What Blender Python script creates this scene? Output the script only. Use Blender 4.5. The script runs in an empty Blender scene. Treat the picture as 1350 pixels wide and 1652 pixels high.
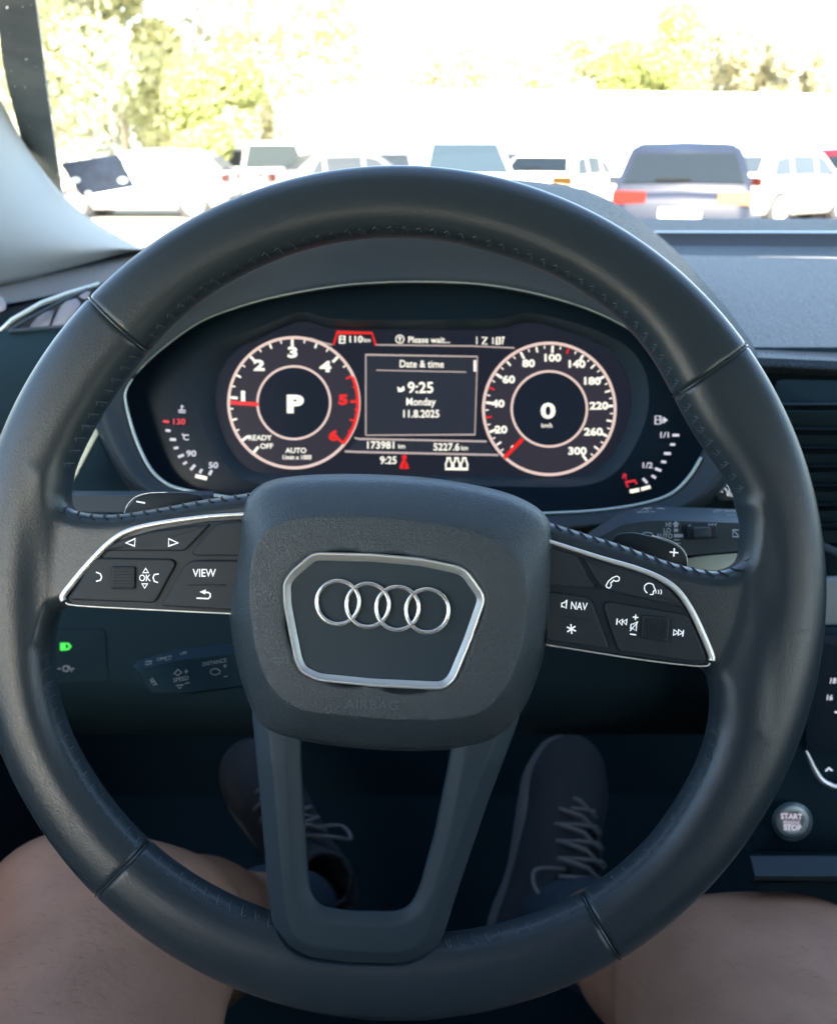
import bpy, bmesh, math, random
import numpy as np
from mathutils import Matrix, Vector
random.seed(7)
S = bpy.context.scene
COL = S.collection
R = math.radians

# ------------------------------------------------------------------ camera, sky, sun, exposure
CAM = Vector((0.0, 0.0, 1.40))
PITCH = R(23.3)
F = 1350.0                      # focal length in photo pixels (photo 1350 x 1652)
EXP = 3.7
cd = bpy.data.cameras.new('camera'); cam = bpy.data.objects.new('camera', cd); COL.objects.link(cam)
cd.sensor_fit = 'HORIZONTAL'; cd.sensor_width = 36; cd.lens = 36.0
cd.clip_start = 0.02; cd.clip_end = 500
MC = Matrix.Translation(CAM) @ Matrix.Rotation(R(90) - PITCH, 4, 'X')
cam.matrix_world = MC
cd.dof.use_dof = True; cd.dof.focus_distance = 0.355; cd.dof.aperture_fstop = 16.0
S.camera = cam
W = bpy.data.worlds.new("World"); S.world = W; W.use_nodes = True
wn = W.node_tree; bg = wn.nodes['Background']
sky = wn.nodes.new('ShaderNodeTexSky'); sky.sky_type = 'NISHITA'; sky.sun_disc = False
SUN = Vector((-0.015, -0.86, 0.44)).normalized()
sky.sun_elevation = math.asin(SUN.z); sky.sun_rotation = math.atan2(SUN.x, SUN.y)
sky.dust_density = 2.0
wn.links.new(sky.outputs[0], bg.inputs[0]); bg.inputs[1].default_value = 0.10
sl = bpy.data.lights.new('sun', 'SUN'); so = bpy.data.objects.new('sun', sl); COL.objects.link(so)
sl.energy = 2.8; sl.angle = R(0.5); sl.color = (1.0, 0.94, 0.86)
so.rotation_euler = SUN.to_track_quat('Z', 'Y').to_euler(); so.location = (0, 0, 30)
S.view_settings.view_transform = 'Standard'; S.view_settings.look = 'None'
S.view_settings.exposure = EXP; S.view_settings.gamma = 1
S.cycles.use_denoising = True
S.cycles.max_bounces = 10; S.cycles.diffuse_bounces = 5; S.cycles.transparent_max_bounces = 16
S.cycles.sample_clamp_indirect = 6.0
K = 2 ** -EXP                   # lit displays are scaled to the exposure

# ------------------------------------------------------------------ coordinate helpers
U = 0.37 / 1350                 # one photo pixel on the wheel plane, metres
def C(px, py, D):               # point seen at a photo pixel, D metres along the view axis -> world
    return MC @ Vector(((px - 675) / F * D, (826 - py) / F * D, -D))
def DW(h): return (1350 - h) * U
def H(px, py, h): return C(px, py, DW(h))   # h = height above the wheel plane (wheel pixels)
MCn = np.array(MC)
def cam_np(v):                  # camera-space metres -> world (arrays)
    v = np.asarray(v, float)
    return v @ MCn[:3, :3].T + MCn[:3, 3]

# ------------------------------------------------------------------ materials
def mat(name, col, rough=.5, metal=0., bump=None, spec=.5, emit=None, es=1., vary=0, coat=0, vscale=30., trans=0):
    m = bpy.data.materials.new(name); m.use_nodes = True
    nt = m.node_tree; b = nt.nodes['Principled BSDF']
    b.inputs['Base Color'].default_value = (*col, 1); b.inputs['Roughness'].default_value = rough
    b.inputs['Metallic'].default_value = metal; b.inputs['Specular IOR Level'].default_value = spec
    b.inputs['Coat Weight'].default_value = coat
    if emit:
        b.inputs['Emission Color'].default_value = (*emit, 1); b.inputs['Emission Strength'].default_value = es * K
    tc = nt.nodes.new('ShaderNodeTexCoord')
    if vary:
        n = nt.nodes.new('ShaderNodeTexNoise'); n.inputs['Scale'].default_value = vscale; n.inputs['Detail'].default_value = 6
        nt.links.new(tc.outputs['Object'], n.inputs['Vector'])
        r = nt.nodes.new('ShaderNodeValToRGB')
        r.color_ramp.elements[0].position = .3; r.color_ramp.elements[1].position = .7
        r.color_ramp.elements[0].color = (*[c * (1 - vary) for c in col], 1)
        r.color_ramp.elements[1].color = (*[min(1, c * (1 + vary)) for c in col], 1)
        nt.links.new(n.outputs['Fac'], r.inputs[0]); nt.links.new(r.outputs[0], b.inputs['Base Color'])
        mr = nt.nodes.new('ShaderNodeMapRange'); mr.inputs['To Min'].default_value = rough * .8; mr.inputs['To Max'].default_value = min(1, rough * 1.2)
        nt.links.new(n.outputs['Fac'], mr.inputs['Value']); nt.links.new(mr.outputs[0], b.inputs['Roughness'])
    if bump:
        kind, sc, st, dist = bump
        if kind == 'grain':
            t = nt.nodes.new('ShaderNodeTexVoronoi'); t.feature = 'SMOOTH_F1'; t.inputs['Scale'].default_value = sc; out = t.outputs['Distance']
            nz = nt.nodes.new('ShaderNodeTexNoise'); nz.inputs['Scale'].default_value = sc * .6; nz.inputs['Detail'].default_value = 4
            mx = nt.nodes.new('ShaderNodeMix'); mx.data_type = 'RGBA'; mx.inputs[0].default_value = .012
            nt.links.new(tc.outputs['Object'], mx.inputs[6]); nt.links.new(tc.outputs['Object'], nz.inputs['Vector'])
            nt.links.new(nz.outputs['Color'], mx.inputs[7]); nt.links.new(mx.outputs[2], t.inputs['Vector'])
        elif kind == 'noise':
            t = nt.nodes.new('ShaderNodeTexNoise'); t.inputs['Scale'].default_value = sc; t.inputs['Detail'].default_value = 5; out = t.outputs['Fac']
            nt.links.new(tc.outputs['Object'], t.inputs['Vector'])
        else:
            t = nt.nodes.new('ShaderNodeTexWave'); t.inputs['Scale'].default_value = sc; out = t.outputs['Fac']
            nt.links.new(tc.outputs['Object'], t.inputs['Vector'])
        bp = nt.nodes.new('ShaderNodeBump'); bp.inputs['Strength'].default_value = st; bp.inputs['Distance'].default_value = dist
        nt.links.new(out, bp.inputs['Height']); nt.links.new(bp.outputs[0], b.inputs['Normal'])
    return m
def glow(name, col, s=1.):      # self-lit display element
    return mat(name, tuple(c * .1 for c in col), .4, emit=col, es=s)
def glass_mat(name, tint=(1, 1, 1), refl=.06):
    m = bpy.data.materials.new(name); m.use_nodes = True; nt = m.node_tree
    nt.nodes.remove(nt.nodes['Principled BSDF']); o = nt.nodes['Material Output']
    t = nt.nodes.new('ShaderNodeBsdfTransparent'); t.inputs[0].default_value = (*tint, 1)
    g = nt.nodes.new('ShaderNodeBsdfGlossy'); g.inputs['Roughness'].default_value = .02
    x = nt.nodes.new('ShaderNodeMixShader'); x.inputs[0].default_value = refl
    nt.links.new(t.outputs[0], x.inputs[1]); nt.links.new(g.outputs[0], x.inputs[2]); nt.links.new(x.outputs[0], o.inputs[0])
    return m

M = {}  # black leather, vinyl and plastic bases carry a blue-teal haze tint
M['rim'] = mat('smooth_leather', (.024, .034, .040), .28, bump=('grain', 800, .2, .0004), spec=.42)
M['pad'] = mat('grained_vinyl', (.028, .040, .046), .37, bump=('grain', 700, .5, .0006), spec=.55)
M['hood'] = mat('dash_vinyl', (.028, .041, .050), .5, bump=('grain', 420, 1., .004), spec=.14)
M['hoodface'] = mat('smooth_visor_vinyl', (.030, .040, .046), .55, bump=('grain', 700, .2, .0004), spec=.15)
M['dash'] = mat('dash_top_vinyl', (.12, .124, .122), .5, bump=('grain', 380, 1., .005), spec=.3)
M['plastic'] = mat('satin_black_plastic', (.010, .018, .024), .45, bump=('noise', 900, .12, .0003), spec=.24)
M['plastic2'] = mat('spoke_plastic', (.022, .036, .045), .5, bump=('noise', 1200, .12, .0003), spec=.24)
M['button'] = mat('button_plastic', (.018, .025, .030), .5, bump=('noise', 1500, .08, .0002), spec=.24)
M['dark'] = mat('dark_lower_plastic', (.008, .022, .029), .8, bump=('noise', 500, .2, .0005), spec=.12)  # teal lift in this base colour stands in for veiling glare
M['gloss'] = mat('gloss_black', (.006, .014, .022), .18, spec=.35)
M['gloss2'] = mat('climate_panel_gloss', (.004, .012, .020), .4, spec=.12)
M['emboss'] = mat('embossed_vinyl', (.050, .072, .082), .4)  # lighter copy of the pad vinyl, so flat marks read as lit relief
M['void'] = mat('shade_and_roller_black', (.004, .008, .012), .8)  # shade of grooves and vent throat put into the colour; roller is simply black
M['satin'] = mat('satin_chrome', (.82, .80, .74), .4, metal=.72, bump=('noise', 700, .05, .0002))
M['chrome'] = mat('chrome', (.78, .78, .74), .22, metal=.85)
M['dimmetal'] = mat('dim_metal_line', (.42, .50, .47), .4, metal=.4)
M['inlay'] = mat('aluminium_inlay', (.28, .32, .26), .4, metal=.35, vary=.05)
M['thread'] = mat('grey_thread', (.05, .065, .078), .7)
M['threadk'] = mat('black_thread', (.008, .012, .016), .8)
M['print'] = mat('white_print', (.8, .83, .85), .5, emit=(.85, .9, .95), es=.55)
M['printdim'] = mat('grey_print', (.30, .36, .40), .5)  # mid grey lettering for the stalk marks
M['printdark'] = mat('dim_print', (.12, .15, .18), .5, emit=(.3, .32, .38), es=.22)
M['pillar'] = mat('grey_pillar_cloth', (.34, .35, .32), .75, bump=('grain', 900, .3, .0006), vary=.06, vscale=9)
M['frit'] = mat('dusty_black_glass_edge', (.14, .155, .145), .55, vary=.3, vscale=22)
M['skin'] = mat('skin', (.31, .168, .105), .55, bump=('noise', 160, .25, .0015), vary=.13, vscale=26)
M['shorts'] = mat('dark_shorts', (.012, .03, .05), .85, bump=('noise', 300, .4, .001))
M['shoe'] = mat('dark_shoe_mesh', (.018, .022, .026), .8, bump=('grain', 500, .4, .001))
M['shoe_sole'] = mat('shoe_sole', (.12, .13, .13), .6)
M['lace'] = mat('shoe_lace', (.15, .15, .15), .8)
M['vane'] = mat('vent_vane', (.10, .115, .15), .45)
M['headliner'] = mat('grey_headliner', (.12, .125, .13), .9)
M['seat'] = mat('seat_leather', (.016, .026, .036), .5, bump=('grain', 400, .4, .001))
M['carpet'] = mat('carpet', (.006, .017, .022), .95, bump=('noise', 800, .6, .002), spec=.1)  # base raised towards teal to imitate lens haze over the footwell
M['glass'] = glass_mat('window_glass', (.93, .96, .95), .035)
G = {}
G['white'] = glow('screen_warm_white', (1.0, .95, .82), 1.2)
G['pink'] = glow('screen_ring_pink', (1.0, .74, .66), .85)
G['pinkd'] = glow('screen_line_pink', (.78, .62, .58), .65)
G['red'] = glow('screen_red', (1.0, .015, .01), .85)
G['redd'] = glow('gauge_red', (1.0, .03, .06), .75)
G['ice'] = glow('gauge_icon_white', (.86, .86, .98), .8)
G['face'] = glow('dial_face', (.036, .034, .048), 1.0)
G['core'] = glow('dial_core', (.010, .016, .028), 1.0)
G['screen'] = glow('screen_background', (.014, .018, .030), 1.0)
G['card'] = glow('info_card', (.026, .032, .046), 1.0)
G['green'] = glow('green_lamp_icon', (.03, .95, .07), 1.0)
for g in (G['face'], G['core'], G['screen'], G['card']):
    g.node_tree.nodes['Principled BSDF'].inputs['Roughness'].default_value = .25
    g.node_tree.nodes['Principled BSDF'].inputs['Specular IOR Level'].default_value = .25

# ------------------------------------------------------------------ object helpers
INV = {}
def thing(name, label, cat, loc=(0, 0, 0), group=None, kind=None, rot=None):
    o = bpy.data.objects.new(name, None); COL.objects.link(o); o.empty_display_size = .05
    m = Matrix.Translation(Vector(loc))
    if rot is not None: m = m @ rot
    o.matrix_world = m; INV[o.name] = m.inverted()
    if label: o['label'] = label
    if cat: o['category'] = cat
    if group: o['group'] = group
    if kind: o['kind'] = kind
    return o
def link(name, me, parent, label=None):
    o = bpy.data.objects.new(name, me); COL.objects.link(o)
    if parent is not None:
        o.parent = parent; INV[o.name] = INV[parent.name]
    else: INV[o.name] = Matrix()
    if label: o['label'] = label
    return o
def mesh(name, v, f, m, parent=None, smooth=30, label=None):
    v = np.asarray([tuple(p) for p in v], float) if not isinstance(v, np.ndarray) else v
    if parent is not None:
        I = np.array(INV[parent.name]); v = v @ I[:3, :3].T + I[:3, 3]
    me = bpy.data.meshes.new(name)
    if isinstance(f, np.ndarray):
        me.vertices.add(len(v)); me.vertices.foreach_set('co', v.astype(np.float32).ravel())
        n, k = f.shape; me.loops.add(n * k); me.loops.foreach_set('vertex_index', f.astype(np.int32).ravel())
        me.polygons.add(n); me.polygons.foreach_set('loop_start', (np.arange(n) * k).astype(np.int32))
        me.update(calc_edges=True)
    else:
        me.from_pydata(v.tolist(), [], f); me.update()
        if smooth:
            bm = bmesh.new(); bm.from_mesh(me); bmesh.ops.recalc_face_normals(bm, faces=bm.faces); bm.to_mesh(me); bm.free()
    if smooth:
        me.polygons.foreach_set('use_smooth', [True] * len(me.polygons))
        if smooth < 180: me.set_sharp_from_angle(angle=R(smooth))
    me.materials.append(m); return link(name, me, parent, label)

def spline(pts, n=8, closed=False):     # Catmull-Rom through the points, any dimension
    p = [np.array(q, float) for q in pts]; out = []; N = len(p)
    for i in range(N if closed else N - 1):
        a, b, c, d = (p[(i - 1) % N], p[i], p[(i + 1) % N], p[(i + 2) % N]) if closed else (p[max(i - 1, 0)], p[i], p[i + 1], p[min(i + 2, N - 1)])
        for k in range(n):
            t = k / n
            out.append(.5 * ((2 * b) + (c - a) * t + (2 * a - 5 * b + 4 * c - d) * t * t + (3 * b - a - 3 * c + d) * t ** 3))
    if not closed: out.append(p[-1])
    return out
def rpoly(pts, r=6, n=4):               # polygon with rounded corners
    out = []; N = len(pts)
    for i in range(N):
        a, b, c = (np.array(pts[j % N], float) for j in (i - 1, i, i + 1))
        la, lc = np.linalg.norm(a - b), np.linalg.norm(c - b)
        p0 = b + (a - b) / la * min(r, la * .45); p2 = b + (c - b) / lc * min(r, lc * .45)
        for k in range(n + 1):
            t = k / n; out.append((1 - t) ** 2 * p0 + 2 * t * (1 - t) * b + t * t * p2)
    return out
def area2(p): return sum(p[i][0] * p[(i + 1) % len(p)][1] - p[(i + 1) % len(p)][0] * p[i][1] for i in range(len(p)))
def offset(pts, d):                     # inset (d>0) of a closed 2-D outline
    N = len(pts); s = 1 if area2(pts) > 0 else -1; out = []
    for i in range(N):
        a, b, c = np.array(pts[i - 1], float), np.array(pts[i], float), np.array(pts[(i + 1) % N], float)
        e1, e2 = b - a, c - b
        e1 /= (np.linalg.norm(e1) + 1e-9); e2 /= (np.linalg.norm(e2) + 1e-9)
        n = np.array((-e1[1] - e2[1], e1[0] + e2[0])); l = np.linalg.norm(n) + 1e-9
        n /= l; k = 1 / max(.5, abs(np.dot(n, (-e1[1], e1[0]))))
        out.append(b + n * s * d * k)
    return out
_tc = {}
def text_geo(s, bold=0., sp=1.):
    key = (s, bold, sp)
    if key not in _tc:
        cu = bpy.data.curves.new('t', 'FONT'); cu.body = s; cu.size = 1; cu.offset = bold; cu.resolution_u = 3; cu.space_character = sp
        cu.align_x = 'CENTER'; cu.align_y = 'CENTER'
        o = bpy.data.objects.new('t', cu); COL.objects.link(o)
        me = bpy.data.meshes.new_from_object(o.evaluated_get(bpy.context.evaluated_depsgraph_get()))
        v = np.array([tuple(x.co) for x in me.vertices]) if len(me.vertices) else np.zeros((0, 3))
        f = [tuple(p.vertices) for p in me.polygons]
        bpy.data.objects.remove(o); bpy.data.curves.remove(cu); bpy.data.meshes.remove(me); _tc[key] = (v, f)
    return _tc[key]
class MB:
    """collects shapes given as photo pixel + depth D (metres) and links them as one mesh"""
    def __init__(s): s.v = []; s.f = []; s.g = []
    def add(s, v, f):
        n = len(s.v); s.g.append((n, n + len(v), len(s.f), len(s.f) + len(f))); s.v += [tuple(p) for p in v]; s.f += [tuple(i + n for i in q) for q in f]; return s
    def text(s, t, px, py, D, size, bold=.02, sx=1., rot=0., sh=0., sp=1.):
        v, f = text_geo(t, bold, sp); c, n = math.cos(R(rot)), math.sin(R(rot)); o = []
        for x, y, _ in v:
            x = x * size * sx + y * size * sh; y = y * size
            o.append(C(px + x * c - y * n, py - (x * n + y * c), D))
        return s.add(o, f)
    def stroke(s, pts, w, D, closed=False):     # flat line of width w
        N = len(pts); o = []; f = []
        for i in range(N):
            a = np.array(pts[i - 1] if (i or closed) else pts[0], float); c = np.array(pts[(i + 1) % N] if (i < N - 1 or closed) else pts[-1], float)
            b = np.array(pts[i], float); e = c - a; e /= np.linalg.norm(e) + 1e-9; n = np.array((-e[1], e[0]))
            e0 = b - a; l0 = np.linalg.norm(e0); k = 1.
            if l0 > 1e-6: k = 1 / max(.6, abs(np.dot(n, np.array((-e0[1], e0[0])) / l0)))
            for q in (-1, 1): p = b + n * q * w / 2 * k; o.append(C(p[0], p[1], D))
        for i in range(N if closed else N - 1):
            j = (i + 1) % N; f.append((2 * i, 2 * i + 1, 2 * j + 1, 2 * j))
        return s.add(o, f)
    def seg(s, a, b, w, D): return s.stroke([a, b], w, D)
    def fill(s, pts, D): return s.add([C(p[0], p[1], D) for p in pts], [tuple(range(len(pts)))])
    def disc(s, cx, cy, r, D, n=64, r0=0):
        if r0:
            o = [C(cx + q * math.cos(2 * math.pi * i / n), cy + q * math.sin(2 * math.pi * i / n), D) for i in range(n) for q in (r0, r)]
            return s.add(o, [(2 * i, 2 * i + 1, (2 * i + 3) % (2 * n), (2 * i + 2) % (2 * n)) for i in range(n)])
        return s.fill([(cx + r * math.cos(2 * math.pi * i / n), cy + r * math.sin(2 * math.pi * i / n)) for i in range(n)], D)
    def prism(s, pts, D0, D1, b=2., bd=None, cap=True):   # outline from depth D0 (back) to D1 (front) with a bevel of b px
        if bd is None: bd = b * U
        N = len(pts); i1 = offset(pts, b * .3); i2 = offset(pts, b); rings = [(pts, D0), (pts, D1 + bd), (i1, D1 + bd * .3), (i2, D1)]
        o = []; f = []
        for p, D in rings: o += [C(q[0], q[1], D) for q in p]
        for k in range(3):
            for i in range(N): j = (i + 1) % N; f.append((k * N + i, k * N + j, (k + 1) * N + j, (k + 1) * N + i))
        if cap:
            m_ = Vector((0, 0, 0))
            for q in o[3 * N:]: m_ = m_ + Vector(q)
            o.append(m_ / N); f += [(3 * N + i, 3 * N + (i + 1) % N, 4 * N) for i in range(N)]
        f.append(tuple(reversed(range(N)))); return s.add(o, f)
    def loft(s, rings, closed=True, capa=False, capb=False):  # rings of world points, same count
        N = len(rings[0]); o = [p for r in rings for p in r]; f = []
        for k in range(len(rings) - 1):
            for i in range(N if closed else N - 1):
                j = (i + 1) % N; f.append((k * N + i, k * N + j, (k + 1) * N + j, (k + 1) * N + i))
        if capa: f.append(tuple(reversed(range(N))))
        if capb: f.append(tuple((len(rings) - 1) * N + i for i in range(N)))
        return s.add(o, f)
    def tube(s, path, r, n=8, closed=False, flat=1.):   # path of world points
        P = [Vector(p) for p in path]; N = len(P); rings = []; up = MC.to_3x3() @ Vector((0, 0, 1))
        for i in range(N):
            a = P[i - 1] if (i or closed) else P[0]; c = P[(i + 1) % N] if (i < N - 1 or closed) else P[-1]
            t = (c - a).normalized(); x = t.cross(up)
            if x.length < 1e-4: x = t.orthogonal()
            x.normalize(); y = x.cross(t); rr = r[i] if isinstance(r, (list, tuple)) else r
            rings.append([P[i] + x * rr * math.cos(2 * math.pi * k / n) + y * rr * flat * math.sin(2 * math.pi * k / n) for k in range(n)])
        if closed: rings.append(rings[0])
        return s.loft(rings, True, not closed, not closed)
    def box(s, c, sz, rz=0, bev=0):      # world box centred at c
        x, y, z = sz[0] / 2, sz[1] / 2, sz[2] / 2; cr, sr = math.cos(rz), math.sin(rz); o = []
        for a, b_, d in ((-x, -y, -z), (x, -y, -z), (x, y, -z), (-x, y, -z), (-x, -y, z), (x, -y, z), (x, y, z), (-x, y, z)):
            o.append((c[0] + a * cr - b_ * sr, c[1] + a * sr + b_ * cr, c[2] + d))
        return s.add(o, [(3, 2, 1, 0), (4, 5, 6, 7), (0, 1, 5, 4), (1, 2, 6, 5), (2, 3, 7, 6), (3, 0, 4, 7)])
    def each(s, name, m, parent, gap=.0012, smooth=0):   # neighbouring shapes become one mesh each
        bb = [(np.min(s.v[a:b_], 0) - gap, np.max(s.v[a:b_], 0) + gap) for a, b_, _, _ in s.g]; par = list(range(len(bb)))
        def fd(i):
            while par[i] != i: i = par[i]
            return i
        for i in range(len(bb)):
            for j in range(i): 
                if (bb[i][0] <= bb[j][1]).all() and (bb[j][0] <= bb[i][1]).all(): par[fd(i)] = fd(j)
        for r in sorted(set(fd(i) for i in range(len(bb)))):
            v = []; f = []
            for i, (a, b_, c, d) in enumerate(s.g):
                if fd(i) == r: o = len(v) - a; v += s.v[a:b_]; f += [tuple(k + o for k in q) for q in s.f[c:d]]
            if v: mesh(name, v, f, m, parent, smooth)
    def build(s, name, m, parent=None, smooth=30, label=None): return mesh(name, s.v, s.f, m, parent, smooth, label)
def arc(cx, cy, r, a0, a1, n=24, ry=None):      # degrees, counter-clockwise as seen
    ry = ry or r
    return [(cx + r * math.cos(R(a0 + (a1 - a0) * i / n)), cy - ry * math.sin(R(a0 + (a1 - a0) * i / n))) for i in range(n + 1)]

# ------------------------------------------------------------------ signed-distance solids -> mesh
def nets(Fv, org, st, it=2):
    ins = Fv < 0; a = ins[:-1, :-1, :-1]; cnt = np.zeros(a.shape, np.int8)
    offs = [(i, j, k) for i in (0, 1) for j in (0, 1) for k in (0, 1)]; n = np.array(Fv.shape) - 1
    for i, j, k in offs: cnt += ins[i:i + n[0], j:j + n[1], k:k + n[2]]
    act = (cnt > 0) & (cnt < 8); idx = np.argwhere(act); Nn = len(idx); cid = np.full(act.shape, -1, np.int32); cid[act] = np.arange(Nn)
    val = {o: Fv[idx[:, 0] + o[0], idx[:, 1] + o[1], idx[:, 2] + o[2]] for o in offs}
    acc = np.zeros((Nn, 3)); w = np.zeros(Nn)
    for o in offs:
        for ax in range(3):
            if o[ax]: continue
            q = list(o); q[ax] = 1; va, vb = val[o], val[tuple(q)]; m = (va < 0) != (vb < 0)
            t = np.where(m, va / np.where(m, va - vb, 1), 0); p = np.tile(np.array(o, float), (Nn, 1)); p[:, ax] = t
            acc += p * m[:, None]; w += m
    v = (idx + acc / w[:, None]); faces = []
    for ax in range(3):
        sl0 = [slice(None)] * 3; sl1 = [slice(None)] * 3; sl0[ax] = slice(0, -1); sl1[ax] = slice(1, None)
        i0, i1 = ins[tuple(sl0)], ins[tuple(sl1)]; e = np.argwhere(i0 != i1); b, c = (ax + 1) % 3, (ax + 2) % 3
        ok = (e[:, b] > 0) & (e[:, c] > 0) & (e[:, b] < n[b]) & (e[:, c] < n[c]); e = e[ok]
        def cell(db, dc):
            q = e.copy(); q[:, b] -= db; q[:, c] -= dc; return cid[q[:, 0], q[:, 1], q[:, 2]]
        qd = np.stack([cell(1, 1), cell(0, 1), cell(0, 0), cell(1, 0)], 1)
        fl = i0[e[:, 0], e[:, 1], e[:, 2]]; qd[~fl] = qd[~fl][:, ::-1]; faces.append(qd)
    f = np.concatenate(faces); f = f[(f >= 0).all(1)]
    ed = np.concatenate([f[:, [0, 1]], f[:, [1, 2]], f[:, [2, 3]], f[:, [3, 0]]])
    deg = np.maximum(1, np.bincount(ed.ravel(), minlength=Nn))
    for _ in range(it):
        s_ = np.stack([np.bincount(ed[:, 0], v[ed[:, 1], k], Nn) + np.bincount(ed[:, 1], v[ed[:, 0], k], Nn) for k in range(3)], 1)
        v = v * .4 + .6 * s_ / deg[:, None]
    return np.array(org) + v * st, f
def smin(a, b, k):
    h = np.clip(.5 + .5 * (b - a) / k, 0, 1); return b + (a - b) * h - k * h * (1 - h)
def poly_sdf(X, Y, P):
    P = [np.array(p, float) for p in P]; d = np.full(X.shape, 1e9); s = np.ones(X.shape, bool)
    for i in range(len(P)):
        a, b = P[i - 1], P[i]; e = b - a; wx, wy = X - a[0], Y - a[1]
        t = np.clip((wx * e[0] + wy * e[1]) / (e @ e + 1e-12), 0, 1); d = np.minimum(d, (wx - e[0] * t) ** 2 + (wy - e[1] * t) ** 2)
        c1, c2, c3 = Y >= a[1], Y < b[1], e[0] * wy > e[1] * wx
        s ^= (c1 & c2 & c3) | (~c1 & ~c2 & ~c3)
    return np.where(s, 1, -1) * np.sqrt(d)
def slab(d2, Z, z0, z1, r):
    hz = (z1 - z0) / 2; a = d2 + r; b = np.abs(Z - (z0 + z1) / 2) - hz + r
    return np.hypot(np.maximum(a, 0), np.maximum(b, 0)) + np.minimum(np.maximum(a, b), 0) - r
def cone(X, Y, Z, a, b, ra, rb):         # tapered capsule
    a, b = np.array(a, float), np.array(b, float); e = b - a
    t = np.clip(((X - a[0]) * e[0] + (Y - a[1]) * e[1] + (Z - a[2]) * e[2]) / (e @ e), 0, 1)
    return np.sqrt((X - a[0] - e[0] * t) ** 2 + (Y - a[1] - e[1] * t) ** 2 + (Z - a[2] - e[2] * t) ** 2) - (ra + (rb - ra) * t)
def ell(X, Y, Z, c, r): # ellipsoid, approximate distance
    q = np.sqrt(((X - c[0]) / r[0]) ** 2 + ((Y - c[1]) / r[1]) ** 2 + ((Z - c[2]) / r[2]) ** 2); return (q - 1) * min(r)
def grid3(lo, hi, st):
    ax = [np.arange(l, h, st, dtype=np.float32) for l, h in zip(lo, hi)]; return np.meshgrid(*ax, indexing='ij', sparse=True)

# ================================================================== STEERING WHEEL
CX, CY, RO = 643., 955., 684.
wheel = thing('steering_wheel', 'black leather steering wheel with four silver rings on its hub pad', 'steering wheel', H(CX, CY, 0), rot=Matrix.Rotation(R(90) - PITCH, 4, 'X'))
_in = [(11.3, 570), (16, 566), (20.1, 558), (24.1, 547), (28.5, 540), (35.1, 545), (43.2, 560), (49.4, 568), (62.1, 571), (76.1, 572), (92.3, 576), (102.3, 576),
       (124.4, 571), (136.9, 561), (148.8, 559), (162.5, 562), (175, 562), (186.6, 565), (196.6, 577), (203.2, 580), (224.4, 574), (247.5, 560), (262, 558), (277.4, 560),
       (302, 573), (314.9, 570), (333, 554), (339.6, 538), (345, 530), (352, 545), (360, 562)]
_a = np.array([p[0] for p in _in]); _r = np.array([p[1] for p in _in])
_tab = np.interp(np.arange(0, 360, .5), np.r_[_a - 360, _a, _a + 360], np.r_[_r, _r, _r])
_g = np.exp(-.5 * (np.arange(-12, 13) / 5.) ** 2); _g /= _g.sum()
_tab = np.convolve(np.r_[_tab[-12:], _tab, _tab[:12]], _g, 'valid')
def rin(deg): return np.interp(np.asarray(deg) % 360, np.arange(0, 360.5, .5), np.r_[_tab, _tab[0]])
SEAMS = (35.4, 136.3, 225.0, 301.2)
HZ = 45.; PX = 2.5
def rim_surf(deg, phi):       # point on the rim tube; phi 0 = inner edge, 90 = front
    ri = rin(deg); hw = (RO - ri) / 2; cp, sp_ = math.cos(R(phi)), math.sin(R(phi)); rc = (RO + ri) / 2 - hw * math.copysign(abs(cp) ** (2 / PX), cp); h = HZ * math.copysign(abs(sp_) ** (2 / PX), sp_)
    return CX + rc * math.cos(R(deg)), CY - rc * math.sin(R(deg)), h
def WP(x, y, h):              # wheel-frame pixels (rigid, not along the view rays)
    return MC @ Vector(((x - 675) * U, (826 - y) * U, -(1350 - h) * U))

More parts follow.
